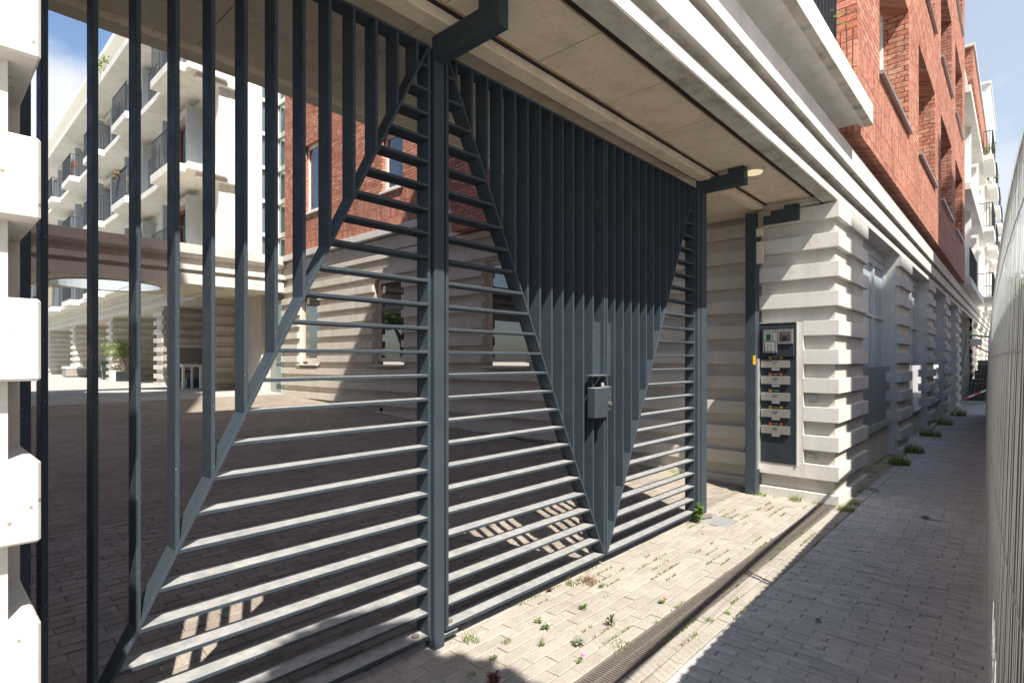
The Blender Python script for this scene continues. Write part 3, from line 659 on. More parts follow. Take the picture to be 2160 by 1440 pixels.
labels = [('17', 'yellow', None), ('19', 'orange', None), ('21', 'yellow', 'green'), ('23', 'yellow', None), ('25', 'orange', None)]
for i, (num, ca, cbm) in enumerate(labels):
    z = 1.565-0.195*i
    s = MB().prism([(6.9215, z-0.05), (6.896, z-0.05), (6.886, z-0.038), (6.900, z+0.038), (6.9215, z+0.045)], 'y', 1.962, 2.277)
    # prism with axis y expects (x,z)
    fl = s.build('letter_flap', 'alu', mp_, 0.001)
    text(num, 0.052, (6.8905, 2.12, z+0.012), ROTX, 'ink', fl)
    MB().box(6.9195, 6.9216, 2.075, 2.165, z-0.083, z-0.052).build('name_tag', 'paper', fl)
    zz = z+0.066; t2 = cbm or ca
    st = MB().box(6.9195, 6.9216, 2.040, 2.200, zz-0.012, zz+0.014).build('sticker', 'ink', fl)
    MB().box(6.9180, 6.9194, 2.163, 2.198, zz-0.012, zz+0.014).build('sticker_patch', ca, fl)
    if cbm: MB().box(6.9180, 6.9194, 2.085, 2.110, zz-0.010, zz+0.012).build('sticker_patch', cbm, fl)
    else: MB().box(6.9180, 6.9194, 2.042, 2.077, zz-0.012, zz+0.014).build('sticker_patch', ca, fl)
    text('NEE', 0.017, (6.9176, 2.180, zz+0.001), ROTX, 'ink', fl, 0.0002, 'sticker_text')
    if not cbm: text('NEE', 0.017, (6.9176, 2.060, zz+0.001), ROTX, 'ink', fl, 0.0002, 'sticker_text')
    else: text('JA', 0.017, (6.9176, 2.097, zz+0.001), ROTX, 'ink', fl, 0.0002, 'sticker_text')
    text('ongeadresseerd', 0.0105, (6.9190, 2.120, zz+0.006), ROTX, 'paper', fl, 0.0001, 'sticker_text')
    text('drukwerk', 0.0105, (6.9190, 2.120, zz-0.005), ROTX, 'paper', fl, 0.0001, 'sticker_text')
sw = thing('doorbell_plate', 'small grey doorbell plate in the pillar notch right of the letter slots', 'doorbell', (6.975, 1.74, 1.15))
MB().box(6.966, 6.9795, 1.692, 1.792, 1.105, 1.205).build('cover', 'galv', sw, 0.003); MB().box(6.963, 6.9658, 1.70, 1.784, 1.11, 1.135).build('rocker', 'alu', sw)
tag(MB().box(6.974, 6.9798, 1.712, 1.80, 0.445, 0.535).build('vent_plate', 'grime', None, 0.002), 'round-cornered rough grey vent plate low in the pillar notch', 'vent')

# ================================================================== MESH FENCE along the street
fang = math.atan(0.0335)
def fpt(s, z, off=0.0, lean=0.0):   # along the fence
    x = 0.16+s*math.cos(fang)-off*math.sin(fang); y = 0.010+x*0.0335+off*math.cos(fang)
    y += -0.055*z/2.0-0.13*math.exp(-max(x, 0)/0.9)
    return (x, y, z)
FL = ['nearest wire mesh construction fence panel at the right edge, bent at its lower corner', 'second wire mesh construction fence panel from the camera', 'third wire mesh construction fence panel from the camera', 'fourth wire mesh construction fence panel from the camera', 'fifth wire mesh construction fence panel from the camera', 'farthest wire mesh construction fence panel in the row along the street']
for pi in range(6):
    s0 = pi*3.5+0.01; s1 = s0+3.49; base = fpt(s0, 0)
    t = thing('fence_panel', FL[pi], 'fence', (base[0], base[1], 0), 'construction fence panels along the street')
    mb = MB(); n = int(3.49/0.05) if pi < 3 else int(3.49/0.06)
    for i in range(n+1):
        s = s0+3.49*i/n; seg = (0.04, 0.7, 1.35, 2.165) if pi < 2 else (0.04, 2.165)
        for a, b2 in zip(seg[:-1], seg[1:]):
            wv = lambda z: 0.0012*math.sin(i*1.7+z*3)
            mb.tube(fpt(s, a, wv(a)), fpt(s, b2, wv(b2)), 0.0012 if pi < 2 else 0.0025, 4)
    for z in (0.12, 0.62, 1.12, 1.62, 1.95):
        
        for q in range(8): mb.tube(fpt(s0+3.49*q/8, z, 0.003), fpt(s0+3.49*(q+1)/8, z, 0.003), 0.0015, 4)
    mb.build('wire_mesh', 'galv', t)
    fr = MB(); fr.tube(fpt(s1-.02, 0.0, -0.012), fpt(s1-.02, 2.13, -0.012), 0.012, 8)
    if pi: fr.tube(fpt(s0+.02, 0.0, -0.012), fpt(s0+.02, 2.13, -0.012), 0.012, 8)
    
    for q in range(8): fr.tube(fpt(s0+3.49*q/8, 2.12, -0.018), fpt(s0+3.49*(q+1)/8, 2.12, -0.018), 0.021, 8)
    fr.build('frame_tube', 'galv', t, smooth=True)
    mb = MB(); k = int(3.49/0.05); top = 1.84
    prev = None
    for i in range(k*2+1):
        s = s0-.03+3.55*i/(k*2); o_ = -0.045-(0.010 if (i//2) % 2 else 0.0)
        a, b2 = fpt(s, 0.03, o_), fpt(s, top, o_)
        if prev: mb.quad(prev[0], a, b2, prev[1])
        prev = (a, b2)
    mb.build('screening_sheet', 'sheet', t)

# ================================================================== FAR STREET
wb = thing('white_balcony_building', 'white apartment building with grey balconies beyond the brick facade down the street', 'building', (35, 3, 0))
MB().box(23.05, 64, 1.75, 9, 4.06, 10.9).build('wall', 'wbrick', wb)
for i, x in enumerate([26.5, 31.7, 37, 42, 47, 52, 57]): MB().box(x, x+0.25, 1.32, 1.75, 4.06, 10.9).build('dividing_fin', 'stucco', wb)
for lv, z in enumerate((3.93, 6.98, 10.1)):
    MB().box(23.02, 31.6, 1.14, 1.76, z+0.12, z+0.36).build('balcony_slab', 'slab', wb, 0.01)
    for i in range(6):
        x = 31.7+i*5.4
        s = MB().box(x, x+5.2, 1.2, 1.74, z+0.40, z+0.55).box(x, x+3.2, 0.82, 1.2, z+0.22, z+0.44).build('balcony_slab', 'slab', wb, 0.008)
        r = MB(); zt = z+1.45
        for j in range(5): r.box(x, x+0.02, 0.86+j*0.09, 0.88+j*0.09, z+0.44, zt)
        for j in range(12): r.box(x+j*0.28, x+j*0.28+0.02, 0.84, 0.86, z+0.44, zt)
        r.box(x, x+3.2, 0.83, 0.87, zt, zt+0.03).box(x, x+0.03, 0.84, 1.75, zt, zt+0.03)
        r.build('railing', 'black', s)
r = MB()
for j in range(14): r.box(23.0+j*0.3, 23.02+j*0.3, 1.16, 1.18, 4.29, 5.2)
r.box(23, 27.2, 1.15, 1.19, 5.2, 5.23).build('railing', 'black', wb)
for lv, z in enumerate((4.5, 7.4, 10.5)):
    for x in (23.6, 28.0, 33.5, 38.8, 44, 49): 
        f = MB().box(x, x+1.6, 1.72, 1.76, z, z+2.1).build('window', 'wood' if x > 30 else 'white', wb); MB().box(x+0.1, x+1.5, 1.70, 1.715, z+0.1, z+2.0).build('pane', 'glass', f)
MB().box(23.1, 64, 1.3, 8, 10.9, 11.05).build('roof_edge', 'slab', wb)
MB().box(24.3, 36.0, 1.15, 3.0, 11.06, 12.2).build('brick_penthouse', 'brickh', wb)
MB().box(24.2, 36.1, 1.1, 3.05, 12.2, 12.3).build('penthouse_roof', 'slab', wb)
tw = thing('white_tower', 'white painted brick tower rising above the far end of the street', 'tower', (47, 3, 0))
MB().box(37.2, 45.0, 1.10, 1.74, 11.06, 15.7).box(37.2, 45, 1.741, 4.5, 11.06, 15.7).build('shaft', 'wbrick', tw)
MB().box(37.1, 45.1, 1.04, 4.6, 15.7, 15.82).build('coping', 'slab', tw)
MB().tube((37.4, 1.6, 15.8), (37.4, 1.6, 16.4), 0.03).tube((37.4, 1.6, 16.4), (38.6, 1.6, 16.4), 0.03).tube((38.6, 1.6, 16.4), (38.6, 1.6, 15.8), 0.03).build('roof_rail', 'white', tw)
tent = thing('white_gable_house', 'pale gabled house front closing the far end of the street', 'house', (95, 2, 0))
MB().prism([(-8, 0), (8, 0), (8, 12), (0, 19), (-8, 12)], 'x', 95, 100).build('wall', 'stucco', tent)
for z in (4, 8): 
    for y in (-3, 0.2): MB().box(94.9, 95.0, y, y+1.4, z, z+2.2).build('window', 'glass', tent)
# paver stack, site fence, tape
ps = thing('paver_stack', 'stepped stack of dark clay pavers piled on the pavement by the far pilasters', 'paver stack', (31, 1.0, 0))
rnd = random.Random(5)
for row, (xa, xb, ya, yb, nz) in enumerate([(28.6, 29.6, 0.42, 1.45, 10), (29.7, 30.7, 0.55, 1.40, 14), (30.8, 31.6, 0.7, 1.35, 19)]):
    mb = MB()
    for k in range(nz):
        y = ya
        while y < yb-0.1:
            mb.box(xa+rnd.uniform(-.02, .02), xb, y, y+0.196, k*0.085, k*0.085+0.08); y += 0.205
    mb.build('paver_pile', 'dpaver', ps)
sf = thing('site_barrier', 'green mesh barrier leaning across the pavement in front of the far pilasters', 'barrier', (26, 1.2, 0))
f = MB().tube((24.6, 1.58, 0.1), (26.2, 1.40, 2.55), 0.03).tube((26.2, 1.40, 2.55), (28.5, 0.2, 2.4), 0.03).tube((24.6, 1.58, 0.1), (28.0, 0.4, 0.1), 0.03)
f.build('frame', 'greenp', sf)
mb = MB()
for i in range(14):
    u = i/13.0; mb.tube((24.6+3.4*u, 1.58-1.18*u, 0.1), (26.2+2.3*u, 1.40-1.2*u, 2.5), 0.006, 4)
for i in range(8):
    u = i/7.0; mb.tube((24.6+1.6*u, 1.58-.18*u, 0.1+2.4*u), (28.0+.5*u, 0.4-.2*u, 0.1+2.3*u), 0.006, 4)
mb.build('mesh', 'greenp', sf)
MB().box(26.3, 26.33, 1.0, 1.36, 2.15, 2.38).build('sign_board', 'paper', sf)
def tapemat():
    m, t, b = newmat('striped_tape'); p = pos(t); sx = N(t, 'ShaderNodeSeparateXYZ'); t.links.new(p, sx.inputs[0])
    k = N(t, 'ShaderNodeMath', operation='MULTIPLY'); k.inputs[1].default_value = 3.4; t.links.new(sx.outputs['Y'], k.inputs[0])
    f = N(t, 'ShaderNodeMath', operation='FRACT'); t.links.new(k.outputs[0], f.inputs[0]); g = N(t, 'ShaderNodeMath', operation='GREATER_THAN'); g.inputs[1].default_value = .5; t.links.new(f.outputs[0], g.inputs[0])
    t.links.new(mixc(t, (0.7, 0.7, 0.68), (0.55, 0.03, 0.03), g.outputs[0]), b.inputs['Base Color']); return m
M['tape'] = tapemat()
def tape(p, q, sag, label):
    mb = MB(); n = 22; P = []
    for i in range(n+1):
        u = i/n; P.append(Vector(p).lerp(Vector(q), u)-Vector((0, 0, sag*4*u*(1-u))))
    vs = []
    for c in P: vs += [(c.x, c.y, c.z-.035), (c.x, c.y, c.z+.035)]
    mb.add(vs, [(2*i, 2*i+2, 2*i+3, 2*i+1) for i in range(n)])
    tag(mb.build('barrier_tape', 'tape'), label, 'tape', 'red and white barrier tapes')
tape((26.2, 1.38, 2.3), (27.6, 0.55, 1.75), 0.05, 'upper red and white barrier tape strung from the mesh barrier')
tape((25.2, 1.45, 0.25), (26.8, 0.55, 0.75), 0.03, 'lower red and white barrier tape in front of the paver stack')

# ================================================================== COURT: bridge building
br = thing('court_bridge', 'low stone canopy with a round soffit opening, spanning the back of the courtyard', 'building', (0, 17, 0))
prof = [(15.50, 3.54), (15.50, 3.80), (15.57, 3.82), (15.57, 3.90), (15.46, 3.90), (15.46, 4.03), (15.60, 4.05), (15.60, 4.22), (15.38, 4.30), (15.36, 4.53), (15.9, 4.53), (15.9, 3.80), (15.75, 3.80), (15.75, 3.54)]
MB().prism(prof, 'x', -14, 7.24).build('fascia', 'castw', br, 0.004)
# soffit slab with a round hole (radius 1.15)
def holed(mb, x0, x1, y0, y1, cx, cy, r, z0, z1, n=40):
    vs = []; out_ = []
    for i in range(n):
        a = 2*math.pi*i/n; vs.append((cx+r*math.cos(a), cy+r*math.sin(a)))
        dx, dy = math.cos(a), math.sin(a); ts = []
        if dx > 1e-9: ts.append((x1-cx)/dx)
        if dx < -1e-9: ts.append((x0-cx)/dx)
        if dy > 1e-9: ts.append((y1-cy)/dy)
        if dy < -1e-9: ts.append((y0-cy)/dy)
        t = min(ts); out_.append((cx+dx*t, cy+dy*t))
    V = [(x, y, z0) for x, y in vs]+[(x, y, z0) for x, y in out_]+[(x, y, z1) for x, y in vs]+[(x, y, z1) for x, y in out_]; Fs = []
    for i in range(n):
        k = (i+1) % n; Fs += [(i, k, n+k, n+i), (2*n+i, 3*n+i, 3*n+k, 2*n+k), (i, 2*n+i, 2*n+k, k)]
    mb.add(V, Fs); return mb
holed(MB(), 1.2, 5.8, 15.76, 18.95, 3.45, 17.3, 1.18, 3.56, 4.5).build('soffit', 'soffit', br)
MB().box(-14, 1.2, 15.76, 18.95, 3.56, 4.5).box(5.8, 7.24, 15.76, 18.95, 3.56, 4.5).build('soffit_side', 'soffit', br)
mb = MB()
for i in range(40):
    a, b2 = 2*math.pi*i/40, 2*math.pi*(i+1)/40
    for rr, zz in ((1.165, 3.552),): mb.quad((3.45+rr*math.cos(a), 17.3+rr*math.sin(a), zz-0.02), (3.45+rr*math.cos(b2), 17.3+rr*math.sin(b2), zz-0.02), (3.45+rr*math.cos(b2), 17.3+rr*math.sin(b2), 4.49), (3.45+rr*math.cos(a), 17.3+rr*math.sin(a), 4.49))
mb.build('oculus_lining', 'blue', br)
mb = MB(); 
for i in range(-4, 4): mb.box(i*1.8+0.3, i*1.8+0.312, 15.8, 18.9, 3.553, 3.559)
mb.build('soffit_joint', 'dark', br)
# end pier (wall C) and glazed side
mb = bandsY(MB(), 6.45, 7.12, 18.60, 19.0, range(1, 11), zoff=0.30); mb.build('end_pier', 'cast', br, 0.004)
MB().box(6.47, 7.13, 18.68, 19.0, 0.6, 3.56).build('end_pier_core', 'cast', br)
MB().box(7.13, 7.5, 16.75, 18.64, 0.6, 3.56).build('side_return', 'cast', br)
dd = MB().box(7.32, 7.40, 15.72, 15.82, 0.65, 3.35).box(7.32, 7.40, 16.65, 16.75, 0.65, 3.35).box(7.32, 7.40, 15.82, 16.65, 3.25, 3.35).build('door', 'cream', br)
MB().box(7.36, 7.37, 15.82, 16.65, 0.65, 3.25).build('pane', 'gglass', dd)

# ================================================================== COURT: balcony apartment block
ab = thing('apartment_block', 'white apartment building with stacked balconies and banded stone piers behind the courtyard', 'building', (8, 30, 0))
XW = 6.65
MB().box(XW, 12, 18.65, 62, 4.4, 13.3).build('wall', 'stucco', ab)
MB().box(XW-0.05, 7.82, 18.60, 18.66, 4.5, 15.0).build('end_wall', 'stucco', ab)
MB().box(XW+0.6, 12, 19.5, 62, 13.6, 15.9).build('penthouse_wall', 'cream', ab)
MB().box(6.15, 12.2, 18.7, 62.5, 15.95, 16.25).build('roof', 'white', ab, 0.01)
for z in (13.25,): MB().box(5.42, 12, 18.35, 62, z, z+0.28).build('floor_slab', 'slab', ab, 0.01)
bay = 5.10
balk = 0
RAILS = [('sheet', 0, 0), ]
for lv, z in enumerate((4.25, 7.22, 10.25)):
    MB().box(5.62, XW+0.1, 18.30 if z > 5 else 19.1, 62, z+0.12, z+0.34).build('floor_slab', 'slab', ab, 0.01)
    if z > 5: MB().box(5.9, 7.25, 18.42, 18.62, z-0.02, z+0.12).build('slab_moulding', 'slab', ab)
    for i in range(8):
        y0 = 18.5+i*bay
        s = MB().box(5.22, 5.62, y0, y0+2.05, z+0.04, z+0.30).build('balcony', 'slab', ab, 0.01)
        r = MB(); zt = z+1.35; x = 5.25
        for j in range(19): r.box(x, x+0.015, y0+0.03+j*0.11, y0+0.045+j*0.11, z+0.36, zt)
        for j in range(4): r.box(x+j*0.11, x+j*0.11+0.015, y0+0.03, y0+0.045, z+0.30, zt); r.box(x+j*0.11, x+j*0.11+0.015, y0+2.0, y0+2.015, z+0.30, zt)
        r.box(x-0.005, x+0.02, y0+0.02, y0+2.03, zt, zt+0.02).box(x, x+0.4, y0+0.025, y0+0.05, zt, zt+0.02).box(x, x+0.02, y0+0.02, y0+2.03, z+0.36, z+0.38)
        r.build('railing', 'black', s)
        if (i+lv) % 4 != 3 and i > 0: MB().box(x+0.02, x+0.03, y0+0.05, y0+2.0, z+0.42, zt).build('privacy_screen', 'greyp', s)
        # inset railing between balconies
        rr = MB(); 
        for j in range(10): rr.box(5.66, 5.675, y0+2.9+j*0.12, y0+2.915+j*0.12, z+0.34, zt)
        rr.box(5.655, 5.68, y0+2.88, y0+4.0, zt, zt+0.02); rr.build('railing', 'black', ab)
        # doors and blue grey fins
        d = MB(); ya = y0+2.1
        for yy in (ya, ya+0.78, ya+1.5): d.box(XW-0.12, XW-0.03, yy, yy+0.10, z+0.36, z+2.62)
        d.box(XW-0.12, XW-0.03, ya+0.1, ya+1.5, z+2.52, z+2.62).build('door', 'wood', ab)
        MB().box(XW-0.07, XW-0.06, ya+0.10, ya+1.5, z+0.36, z+2.52).build('door_glass', 'glass', ab)
        MB().box(6.05, XW, ya+1.68, ya+1.86, z+0.34, z+2.85).build('dividing_fin', 'blue', ab)
        MB().box(6.2, XW, ya-0.30, ya-0.18, z+0.34, z+2.85).build('dividing_fin', 'blue', ab)
        MB().box(XW-0.35, XW-0.01, ya-0.1, ya+1.6, z+2.66, z+2.90).build('blind_box', 'cream', ab)
MB().box(5.24, 5.26, 38.95, 40.9, 4.6, 5.65).build('bamboo_screen', 'lwood', ab)
for (y, z, m_) in ((19.3, 10.6, 'white'), (24.4, 7.55, 'cream')):
    MB().box(6.2, 6.24, y+1.2, y+1.9, z, z+2.1).build('curtain', m_, ab)
tb2 = thing('balcony_table', 'brown wooden table on an upper balcony of the white block', 'table', (5.4, 34.8, 10.55))
MB().box(5.3, 5.62, 34.2, 35.4, 11.25, 11.31).build('top', 'wood', tb2)
for yy in (34.25, 35.3): MB().box(5.35, 5.4, yy, yy+.05, 10.55, 11.25).build('leg', 'wood', tb2)
# ground-floor colonnade
ent = MB().box(6.10, 12, 19.1, 62, 3.55, 3.72).box(6.16, 12, 19.1, 62, 3.72, 3.88).box(6.08, 12, 19.1, 62, 3.88, 4.02).box(6.16, 12, 19.1, 62, 4.02, 4.40); ent.build('entablature', 'cast', ab, 0.004)
for i, y in enumerate((22.8, 30.2, 38.6, 46.8, 55)):
    mb = MB()
    for k in range(1, 10): mb.box(6.15, 7.9, y, y+1.0, B(k)+0.36, B(k)+0.36+BH)
    mb.box(6.15, 7.95, y, y+1.0, 0.6, 0.80); q = mb.build('pier', 'cast', ab); MB().box(6.23, 7.94, y+0.08, y+0.92, 0.6, 3.55).build('pier_core', 'cast', q)
mb = bandsX(MB(), 19.1, 62, 7.95, 8.2, range(1, 10), [(20.0, 21.4, 0.7, 3.0), (25.6, 27.4, 0.7, 3.0)], zoff=0.36); mb.build('back_wall', 'cast', ab); MB().box(8.0, 8.3, 19, 62, 0.5, 3.55).build('back_wall_core', 'cast', ab)
for y in (20.0, 25.6):
    f = MB().box(7.88, 7.96, y, y+0.1, 0.72, 3.0).box(7.88, 7.96, y+1.3, y+1.4, 0.72, 3.0).box(7.88, 7.96, y, y+1.4, 3.0, 3.1).box(7.88, 7.96, y+0.65, y+0.75, 0.72, 3.0).build('door', 'white', ab)
    MB().box(7.90, 7.91, y+0.1, y+1.3, 0.72, 3.0).build('door_glass', 'glass', ab)
# stair tower
stt = thing('stair_tower', 'glazed stair tower with pale frames between the white block and the brick wall', 'tower', (8.2, 17.5, 0))
fr = MB(); gls = MB()
for i in range(9):
    z = 4.6+i*1.12; fr.box(7.90, 8.395, 18.51, 18.61, z, z+0.12); fr.box(8.41, 8.485, 15.62, 18.49, z, z+0.14)
for x in (7.82, 8.40): fr.box(x, x+0.08, 18.5, 18.62, 4.5, 14.5)
for y in (15.52, 16.6, 17.6): fr.box(8.40, 8.495, y, y+0.09, 4.5, 14.5)
fr.build('frame', 'white', stt)
MB().box(7.85, 8.45, 18.63, 18.66, 4.5, 14.5).box(8.47, 8.50, 15.55, 18.5, 4.5, 14.5).build('glazing', 'gglass', stt)
MB().box(7.8, 8.6, 15.5, 18.7, 14.5, 14.8).build('roof', 'slab', stt)

# ================================================================== COURT THINGS
bench = thing('ottoman', 'low wicker ottoman with a grey cushion on the sunny far terrace', 'ottoman', (6.4, 38.5, 0.68))
MB().box(5.75, 7.0, 38.2, 39.4, 0.72, 1.10).build('base', 'wicker', bench, 0.04); MB().box(5.72, 7.03, 38.17, 39.43, 1.10, 1.27).build('cushion', 'cloth', bench, 0.06)
MB().box(5.8, 5.9, 38.3, 38.4, 0.68, 0.72).box(6.85, 6.95, 38.3, 38.4, 0.68, 0.72).build('leg', 'black', bench)
bx2 = tag(MB().box(6.6, 7.5, 40.5, 41.1, 0.68, 1.75).build('storage_box', 'greyp', None, 0.02), 'grey storage box behind the wicker ottoman', 'box')
def chair(loc, label):
    t = thing('folding_chair', label, 'chair', loc); x, y, z = loc
    MB().box(x-.2, x+.2, y-.2, y+.2, z+.44, z+.47).build('seat', 'greenp', t); MB().box(x-.2, x+.2, y+.18, y+.21, z+.66, z+.88).build('backrest', 'greenp', t)
    for sx in (-.19, .19):
        MB().tube((x+sx, y-.22, z), (x+sx, y+.2, z+.88), .014).tube((x+sx, y+.25, z), (x+sx, y-.18, z+.46), .014).build('leg', 'greenp', t)
    return t
chair((6.7, 33.9, 0.68), 'dark green folding chair on the terrace beside the pier')
tb = thing('garden_table', 'small white garden table beside the green folding chair', 'table', (7.0, 32.6, 0.68))
MB().tube((6.95, 32.9, 1.38), (6.95, 32.9, 1.41), .42, 20).build('top', 'white', tb)
for a in range(3): MB().tube((6.95, 32.9, 1.3), (6.95+.4*math.cos(a*2.1), 32.9+.4*math.sin(a*2.1), 0.68), .018).build('leg', 'white', tb)
plt = thing('planter', 'square dark planter at the foot of the second pier', 'planter', (6.6, 28.9, 0.68))
MB().box(6.05, 6.95, 28.9, 29.6, 0.68, 1.12).build('tub', 'plate', plt, 0.02); MB().box(5.95, 6.08, 28.92, 29.58, 0.68, 1.16).build('side_board', 'slab', plt)
def foliage(mb, c, r, n, size, rnd, squash=1.0):
    for _ in range(n):
        d = Vector((rnd.gauss(0, 1), rnd.gauss(0, 1), rnd.gauss(0, 1))).normalized()*(rnd.random()**0.4)
        p = Vector(c)+Vector((d.x*r, d.y*r, d.z*r*squash)); a = Vector((rnd.gauss(0, 1), rnd.gauss(0, 1), rnd.gauss(0, 1))).normalized(); b2 = a.orthogonal().normalized(); s = size*rnd.uniform(.6, 1.3)
        mb.quad(p-a*s, p-b2*s*.45, p+a*s, p+b2*s*.45)
def shrub(name, label, cat, base, stems, r, n, size, mat='leaf', seed=1, h=1.0, group=None):
    rnd = random.Random(seed); t = thing(name, label, cat, base, group); st = MB(); lf = MB()
    for i in range(stems):
        a = rnd.uniform(0, 6.28); q = Vector(base)+Vector((math.cos(a)*r*.8, math.sin(a)*r*.8, h*rnd.uniform(.6, 1))); st.tube(base, q, 0.012*h, 5, 0.004)
        foliage(lf, q, r*.6, n//stems, size, rnd)
    st.build('stem', 'bark', t); lf.build('leaf', mat, t); return t
shrub('potted_shrub', 'feathery pale green shrub in the dark planter by the second pier', 'shrub', (6.4, 29.3, 1.1), 8, 0.75, 420, 0.07, 'grass', 3, 1.3)
dsk = thing('work_table', 'white side table with a tray standing in front of the leaning boards', 'table', (5.98, 19.7, 0.68))
MB().box(5.7, 6.3, 19.1, 20.0, 1.40, 1.46).build('top', 'white', dsk, .006)
for (x, y) in ((5.72, 19.12), (6.22, 19.12), (5.72, 19.92), (6.22, 19.92)): MB().box(x, x+.06, y, y+.06, gz(20), 1.40).build('leg', 'white', dsk)
MB().box(5.76, 6.2, 19.2, 19.9, 1.46, 1.50).build('tray', 'cloth', dsk, .01)
for i, (x, y) in enumerate(((5.95, 20.2), (6.25, 20.5))):
    t = thing('bar_stool', ['black stool under the white side table', 'second black stool, pushed against the boards behind the side table'][i], 'stool', (x, y, gz(20)), 'black stools by the side table')
    MB().box(x-.17, x+.17, y-.17, y+.17, 1.22, 1.27).build('seat', 'black', t, .01)
    for sx in (-.15, .15):
        for sy in (-.15, .15): MB().tube((x+sx, y+sy, gz(20)), (x+sx*.9, y+sy*.9, 1.22), .013).build('leg', 'black', t)
for i in range(4):
    t = thing('leaning_board', ['outermost long wooden board leaning beside the stone end pier', 'second wooden board leaning beside the stone end pier', 'third wooden board leaning beside the stone end pier', 'innermost wooden board leaning beside the stone end pier'][i], 'board', (6.42+i*.06, 19.2, gz(19)), 'wooden boards leaning by the end pier')
    MB().bar((6.30+i*.07, 19.05+i*.05, gz(19)), (6.55+i*.07, 19.25+i*.05, 2.25-.1*i), .16, (0, 1, 0), .025).build('plank', 'lwood', t)
pf = thing('picture_board', 'white framed board propped behind the side table', 'board', (6.6, 21.3, .68))
MB().box(6.3, 7.2, 21.6, 21.64, .75, 2.15).build('frame', 'white', pf); MB().box(6.38, 7.12, 21.59, 21.599, .85, 2.05).build('panel', 'wicker', pf)
cr_ = tag(MB().box(6.3, 6.7, 20.6, 20.95, gz(20), 1.0).build('storage_crate', flat('blue_plastic', (0.03, 0.12, 0.25), 0.5), None, .01), 'blue plastic crate on the ground behind the black stools', 'crate')
bk = thing('bicycle', 'dark bicycle parked between the two nearest piers of the courtyard block', 'bicycle', (7.0, 25.3, .68))
for (y) in (24.5, 25.6):
    m_ = MB(); 
    for i in range(20):
        a, b2 = i*math.pi/10, (i+1)*math.pi/10; m_.tube((7.0, y+.33*math.cos(a), 1.02+.33*math.sin(a)), (7.0, y+.33*math.cos(b2), 1.02+.33*math.sin(b2)), .018, 5)
    for i in range(8): m_.tube((7.0, y, 1.02), (7.0, y+.32*math.cos(i*.785), 1.02+.32*math.sin(i*.785)), .003, 4)
    m_.build('wheel', 'black', bk)
MB().tube((7, 24.5, 1.02), (7, 24.65, 1.65), .016).tube((7, 24.68, 1.5), (7, 25.2, 1.45), .016).tube((7, 25.2, 1.5), (7, 25.1, .98), .016).tube((7, 24.68, 1.45), (7, 25.1, .98), .016).tube((7, 25.1, .98), (7, 25.6, 1.02), .012).tube((7, 25.2, 1.4), (7, 25.6, 1.02), .01).build('frame', 'black', bk)
MB().box(6.93, 7.07, 25.08, 25.34, 1.56, 1.61).build('saddle', 'black', bk, .01); MB().tube((6.75, 24.66, 1.68), (7.25, 24.66, 1.68), .013).build('handlebar', 'alu', bk)
bm_ = thing('broom', 'long handled broom leaning against the nearest courtyard pier', 'broom', (6.8, 23.9, .68))
MB().tube((6.7, 24.0, .75), (6.95, 23.85, 2.1), .014).build('handle', 'lwood', bm_); MB().box(6.5, 6.9, 23.97, 24.05, .68, .78).build('brush', 'greenp', bm_)
# balcony plants in the court and over the street
shrub('balcony_plant', 'flowering plant hanging over the top terrace edge of the white block', 'plant', (5.65, 28.2, 13.5), 6, .45, 260, .07, 'grass', 11, .6, 'plants on the balconies')
shrub('balcony_plant', 'dried hydrangea behind the railing of a middle storey balcony', 'plant', (5.45, 24.6, 7.6), 6, .3, 200, .06, 'dry', 12, .9, 'plants on the balconies')
shrub('balcony_plant', 'orange leaved plant on the lowest visible balcony of the white block', 'plant', (5.4, 30.9, 4.6), 6, .3, 200, .06, 'dry', 13, .9, 'plants on the balconies')
shrub('balcony_plant', 'fresh green plant just above the courtyard canopy roof', 'plant', (5.5, 21.6, 4.45), 6, .3, 200, .05, 'grass', 14, .5, 'plants on the balconies')
shrub('street_balcony_plant', 'small green plant behind the far street balcony railing', 'plant', (32.0, 1.05, 10.6), 5, .25, 160, .05, 'leaf', 15, .4)
shrub('street_balcony_plant', 'green pot plant on the second far street balcony', 'plant', (37.4, 1.05, 10.6), 5, .25, 160, .05, 'leaf', 16, .4)
fern = thing('fern', 'arching green fern behind the balcony railing above the entablature', 'plant', (5.55, 1.36, 4.38))
MB().tube((5.55, 1.36, 4.38), (5.55, 1.36, 4.55), .09, 12, .12).build('pot', 'terra', fern)
mb = MB(); rnd = random.Random(4)
for i in range(16):
    a = i*0.4+rnd.uniform(-.2, .2); rr = rnd.uniform(.22, .38); pr_ = None
    for j in range(6):
        u = j/5; c = Vector((5.55+math.cos(a)*rr*u, 1.36+math.sin(a)*rr*u, 4.55+.32*u-.30*u*u)); wv = Vector((-math.sin(a), math.cos(a), 0))*.02*(1.1-u)
        if pr_: mb.quad(pr_[0], pr_[1], c+wv, c-wv)
        pr_ = (c-wv, c+wv)
mb.build('frond', 'leaf', fern)

